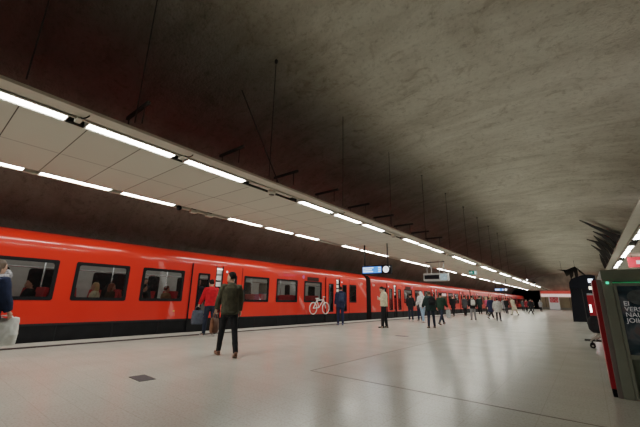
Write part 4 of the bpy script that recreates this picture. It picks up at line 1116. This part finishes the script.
# red and white machine
vm = empty('vending_machine', (0.42, 20, 0), 0, 'red and white vending machine with lit strip behind the stroller', 'vending machine')
MB().box(-0.42,0.5,0.0,0.8,0.06,1.70).build('cabinet', pbr('machine_white', (0.38,0.42,0.45), 0.4), vm, bevel=0.02)
MB().box(-0.43,-0.19,-0.03,0.02,0.06,1.62).build('red_side', KR, vm, bevel=0.01)
MB().box(-0.395,-0.33,-0.036,-0.03,0.86,1.20).build('light_strip', emis('machine_light', (1,0.95,0.92), 5), vm)
MB().box(-0.15,0.45,-0.012,0.0,0.7,1.55).build('display_window', emis('machine_blue', (0.35,0.45,0.55), 0.4, 0.6), vm)
MB().box(-0.4,0.48,0.03,0.77,0,0.06).build('plinth', BLK, vm)
ys_ = empty('post_sign', (0.5, 25, 0), 0, 'yellow post sign with lit white head behind the vending machine', 'sign')
MB().box(-0.18,-0.06,0,0.08,0,2.05).build('yellow_post', pbr('post_yellow', (0.4,0.28,0.03), 0.5), ys_, bevel=0.01)
MB().box(-0.34,-0.05,0,0.08,2.05,2.22).build('lit_head', emis('head_warm', (1.0,0.9,0.7), 2.5), ys_)

# dark shaft with a rounded shoulder
sh = empty('lift_shaft', (-0.3, 30.7, 0), 0, 'tall dark shaft with rounded shoulder and a lit white sign, left of the kiosk', 'lift shaft')
DK = pbr('shaft_dark', (0.006,0.007,0.012), 0.6, spec=0.15)
m = MB(); m.prism([(-0.72,0.0),(-0.60,2.30),(0.95,2.30),(0.95,0.0)], 'y', 0, 2.2); m.build('shaft_body', DK, sh)
m = MB(); m.prism([(-0.62,2.30),(-0.60,2.72),(-0.46,2.98),(-0.18,3.12),(0.25,3.26),(0.7,3.28),(0.95,3.2),(0.95,2.30)], 'y', -0.12, 2.3); m.build('hood', pbr('shaft_hood', (0.006,0.008,0.015), 0.6, spec=0.15), sh)
MB().box(0.52,0.78,-0.14,-0.12,2.72,2.98).build('lit_sign', emis('shaft_sign', (0.75,0.85,1.0), 3.0), sh)
MB().box(0.05,0.09,-0.02,0.0,0.05,2.28).build('door_seam', pbr('shaft_seam', (0.04,0.035,0.035), 0.4), sh)

# ------------------------------------------------------------------ far end: shop front, poster stand, opening
sf = empty('shop_front', (0, YE-0.02, 0), 0, 'shop front with glowing red and white fascia at the far end', 'shop front')
MB().box(-8.1, 8.0, -0.5, 0, 3.35, 3.95).build('red_fascia', emis('fascia_red', (0.85,0.10,0.07), 0.6, 0.35), sf)
MB().box(-8.1, 8.0, -0.55, 0, 2.72, 3.35).build('white_fascia', emis('fascia_white', (1.0,0.72,0.66), 0.95, 0.3), sf)
MB().box(-8.2, 8.0, -0.2, 0, 0.45, 2.72).build('shop_wall', pbr('shop_brown', (0.32,0.265,0.17), 0.6, var=0.2, scale=0.7), sf)
MB().box(-8.2, 8.0, -0.3, 0, 0.0, 0.45).build('plinth', pbr('shop_plinth', (0.25,0.24,0.2), 0.5), sf)
for x in (-7.4,-5.2,-3.0): MB().box(x-0.05,x+0.05,-0.24,-0.2,0.45,2.72).build('mullion', pbr('shop_mullion', (0.09,0.075,0.05), 0.5), sf)
ps = empty('poster_stand', (-5.75, 89, 0), 0, 'white poster stand with red print in front of the far shop front', 'poster stand')
MB().box(-0.92,0.92,0,0.2,0.06,2.75).build('board', pbr('stand_white', (0.62,0.6,0.58), 0.5, emit=(1,1,1), estr=0.12), ps)
MB().box(-0.95,0.95,-0.05,0.25,0,0.06).build('foot', STEEL, ps)
o = MB().box(-0.72,0.78,-0.012,0,1.5,2.62).build('red_print', pbr('print_red', (0.6,0.05,0.07), 0.5, var=0.5, scale=3, emit=(0.8,0.06,0.08), estr=0.1), ps)
for sx in (-0.32, 0.38):
    m = MB(); m.tube([(sx+0.2*math.cos(2*PI*i/16), -0.016, 2.06+0.33*math.sin(2*PI*i/16)) for i in range(16)], 0.05, 6, closed=True); m.build('print_ring', WHITE, o)
ts = empty('tunnel_sign', (-9.3, YE-0.6, 5.4), 0, 'white lit sign above the dark opening at the far end', 'sign')
MB().box(-0.55,0.45,0,0.15,-0.28,0.28).build('lit_face', emis('tunnel_white', (0.95,0.98,1), 2.5), ts); MB().box(-0.6,0.5,0.15,0.2,-0.33,0.6).build('case', BLACKM, ts)
lp = empty('spot_lamp', (-6.89, 60, 4.7), 0, 'small bright spot lamp above the far end of the suspended ceiling', 'lamp')
MB().ball((0,0,0), 0.10).build('bulb', emis('spot_white', (1,0.97,0.92), 8), lp, smooth=True); MB().tube([(0,0,0.1),(0,0,2.2)], 0.02, 6).build('stem', PIPE, lp)

# dark strips on the rock above the right-hand ceiling, jagged sheets above the dark shaft
DS = pbr('vault_dark', (0.012,0.010,0.009), 0.8)
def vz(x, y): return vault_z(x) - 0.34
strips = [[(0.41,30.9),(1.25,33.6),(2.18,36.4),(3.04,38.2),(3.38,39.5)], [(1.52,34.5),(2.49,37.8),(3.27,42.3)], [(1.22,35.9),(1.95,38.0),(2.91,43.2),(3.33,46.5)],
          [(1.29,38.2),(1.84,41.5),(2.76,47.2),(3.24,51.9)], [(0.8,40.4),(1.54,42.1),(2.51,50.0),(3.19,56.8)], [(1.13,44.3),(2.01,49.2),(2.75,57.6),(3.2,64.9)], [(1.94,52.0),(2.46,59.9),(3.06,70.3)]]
d_ = empty('dark_pieces', (0,0,0), 0, 'dark curved strips fanned on the rock vault left of the right-hand lamps', 'drip shield')
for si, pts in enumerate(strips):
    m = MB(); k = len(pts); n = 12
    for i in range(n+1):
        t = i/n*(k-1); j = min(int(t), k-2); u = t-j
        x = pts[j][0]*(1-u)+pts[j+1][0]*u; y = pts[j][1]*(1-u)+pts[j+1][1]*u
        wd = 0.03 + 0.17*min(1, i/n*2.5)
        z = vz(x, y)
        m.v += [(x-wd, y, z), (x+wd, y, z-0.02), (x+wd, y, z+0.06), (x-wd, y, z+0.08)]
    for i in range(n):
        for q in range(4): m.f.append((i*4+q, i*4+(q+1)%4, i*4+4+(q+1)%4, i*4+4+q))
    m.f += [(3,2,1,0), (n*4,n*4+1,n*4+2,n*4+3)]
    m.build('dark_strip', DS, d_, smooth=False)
d2 = empty('dark_pieces', (0,60,0), 0, 'dark jagged sheets hanging from the rock above the tall dark shaft', 'drip shield')
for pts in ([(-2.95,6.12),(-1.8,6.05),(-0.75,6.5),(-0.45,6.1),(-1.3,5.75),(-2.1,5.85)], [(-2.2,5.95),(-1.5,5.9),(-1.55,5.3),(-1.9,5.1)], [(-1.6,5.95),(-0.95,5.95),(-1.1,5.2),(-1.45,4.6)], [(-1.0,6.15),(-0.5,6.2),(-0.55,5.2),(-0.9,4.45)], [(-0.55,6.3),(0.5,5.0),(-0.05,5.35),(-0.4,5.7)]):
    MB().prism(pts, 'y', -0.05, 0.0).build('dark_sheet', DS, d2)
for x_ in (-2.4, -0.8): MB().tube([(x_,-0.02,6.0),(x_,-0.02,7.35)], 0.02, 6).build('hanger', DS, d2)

# ------------------------------------------------------------------ unseen fill lights added above the right-hand ceiling to brighten the vault
for y in (12.0, 26.0, 40.0, 54.0, 68.0, 82.0):
    la = D.lights.new('vault_fill', 'AREA'); la.shape = 'RECTANGLE'; la.size = 0.4; la.size_y = 13.5; la.energy = 34.0; la.color = (1.0, 0.965, 0.88)
    lo = D.objects.new('vault_fill', la); COL.objects.link(lo); lo.location = (3.2, y, 4.6)
    lo.rotation_euler = Vector((4.2, 0, -3.0)).to_track_quat('Z', 'Y').to_euler()

# ------------------------------------------------------------------ world and view
wd = D.worlds.new('world'); SC.world = wd; wd.use_nodes = True
bg = wd.node_tree.nodes.get('Background') or wd.node_tree.nodes.new('ShaderNodeBackground')
bg.inputs[0].default_value = (0.0,0.0,0.0,1); bg.inputs[1].default_value = 0.0
SC.view_settings.view_transform = 'Filmic'
SC.view_settings.look = 'None'
SC.view_settings.exposure = 0.0
SC.cycles.max_bounces = 8; SC.cycles.diffuse_bounces = 5; SC.cycles.glossy_bounces = 3; SC.cycles.transparent_max_bounces = 12
SC.cycles.sample_clamp_indirect = 6.0
SC.cycles.use_denoising = True
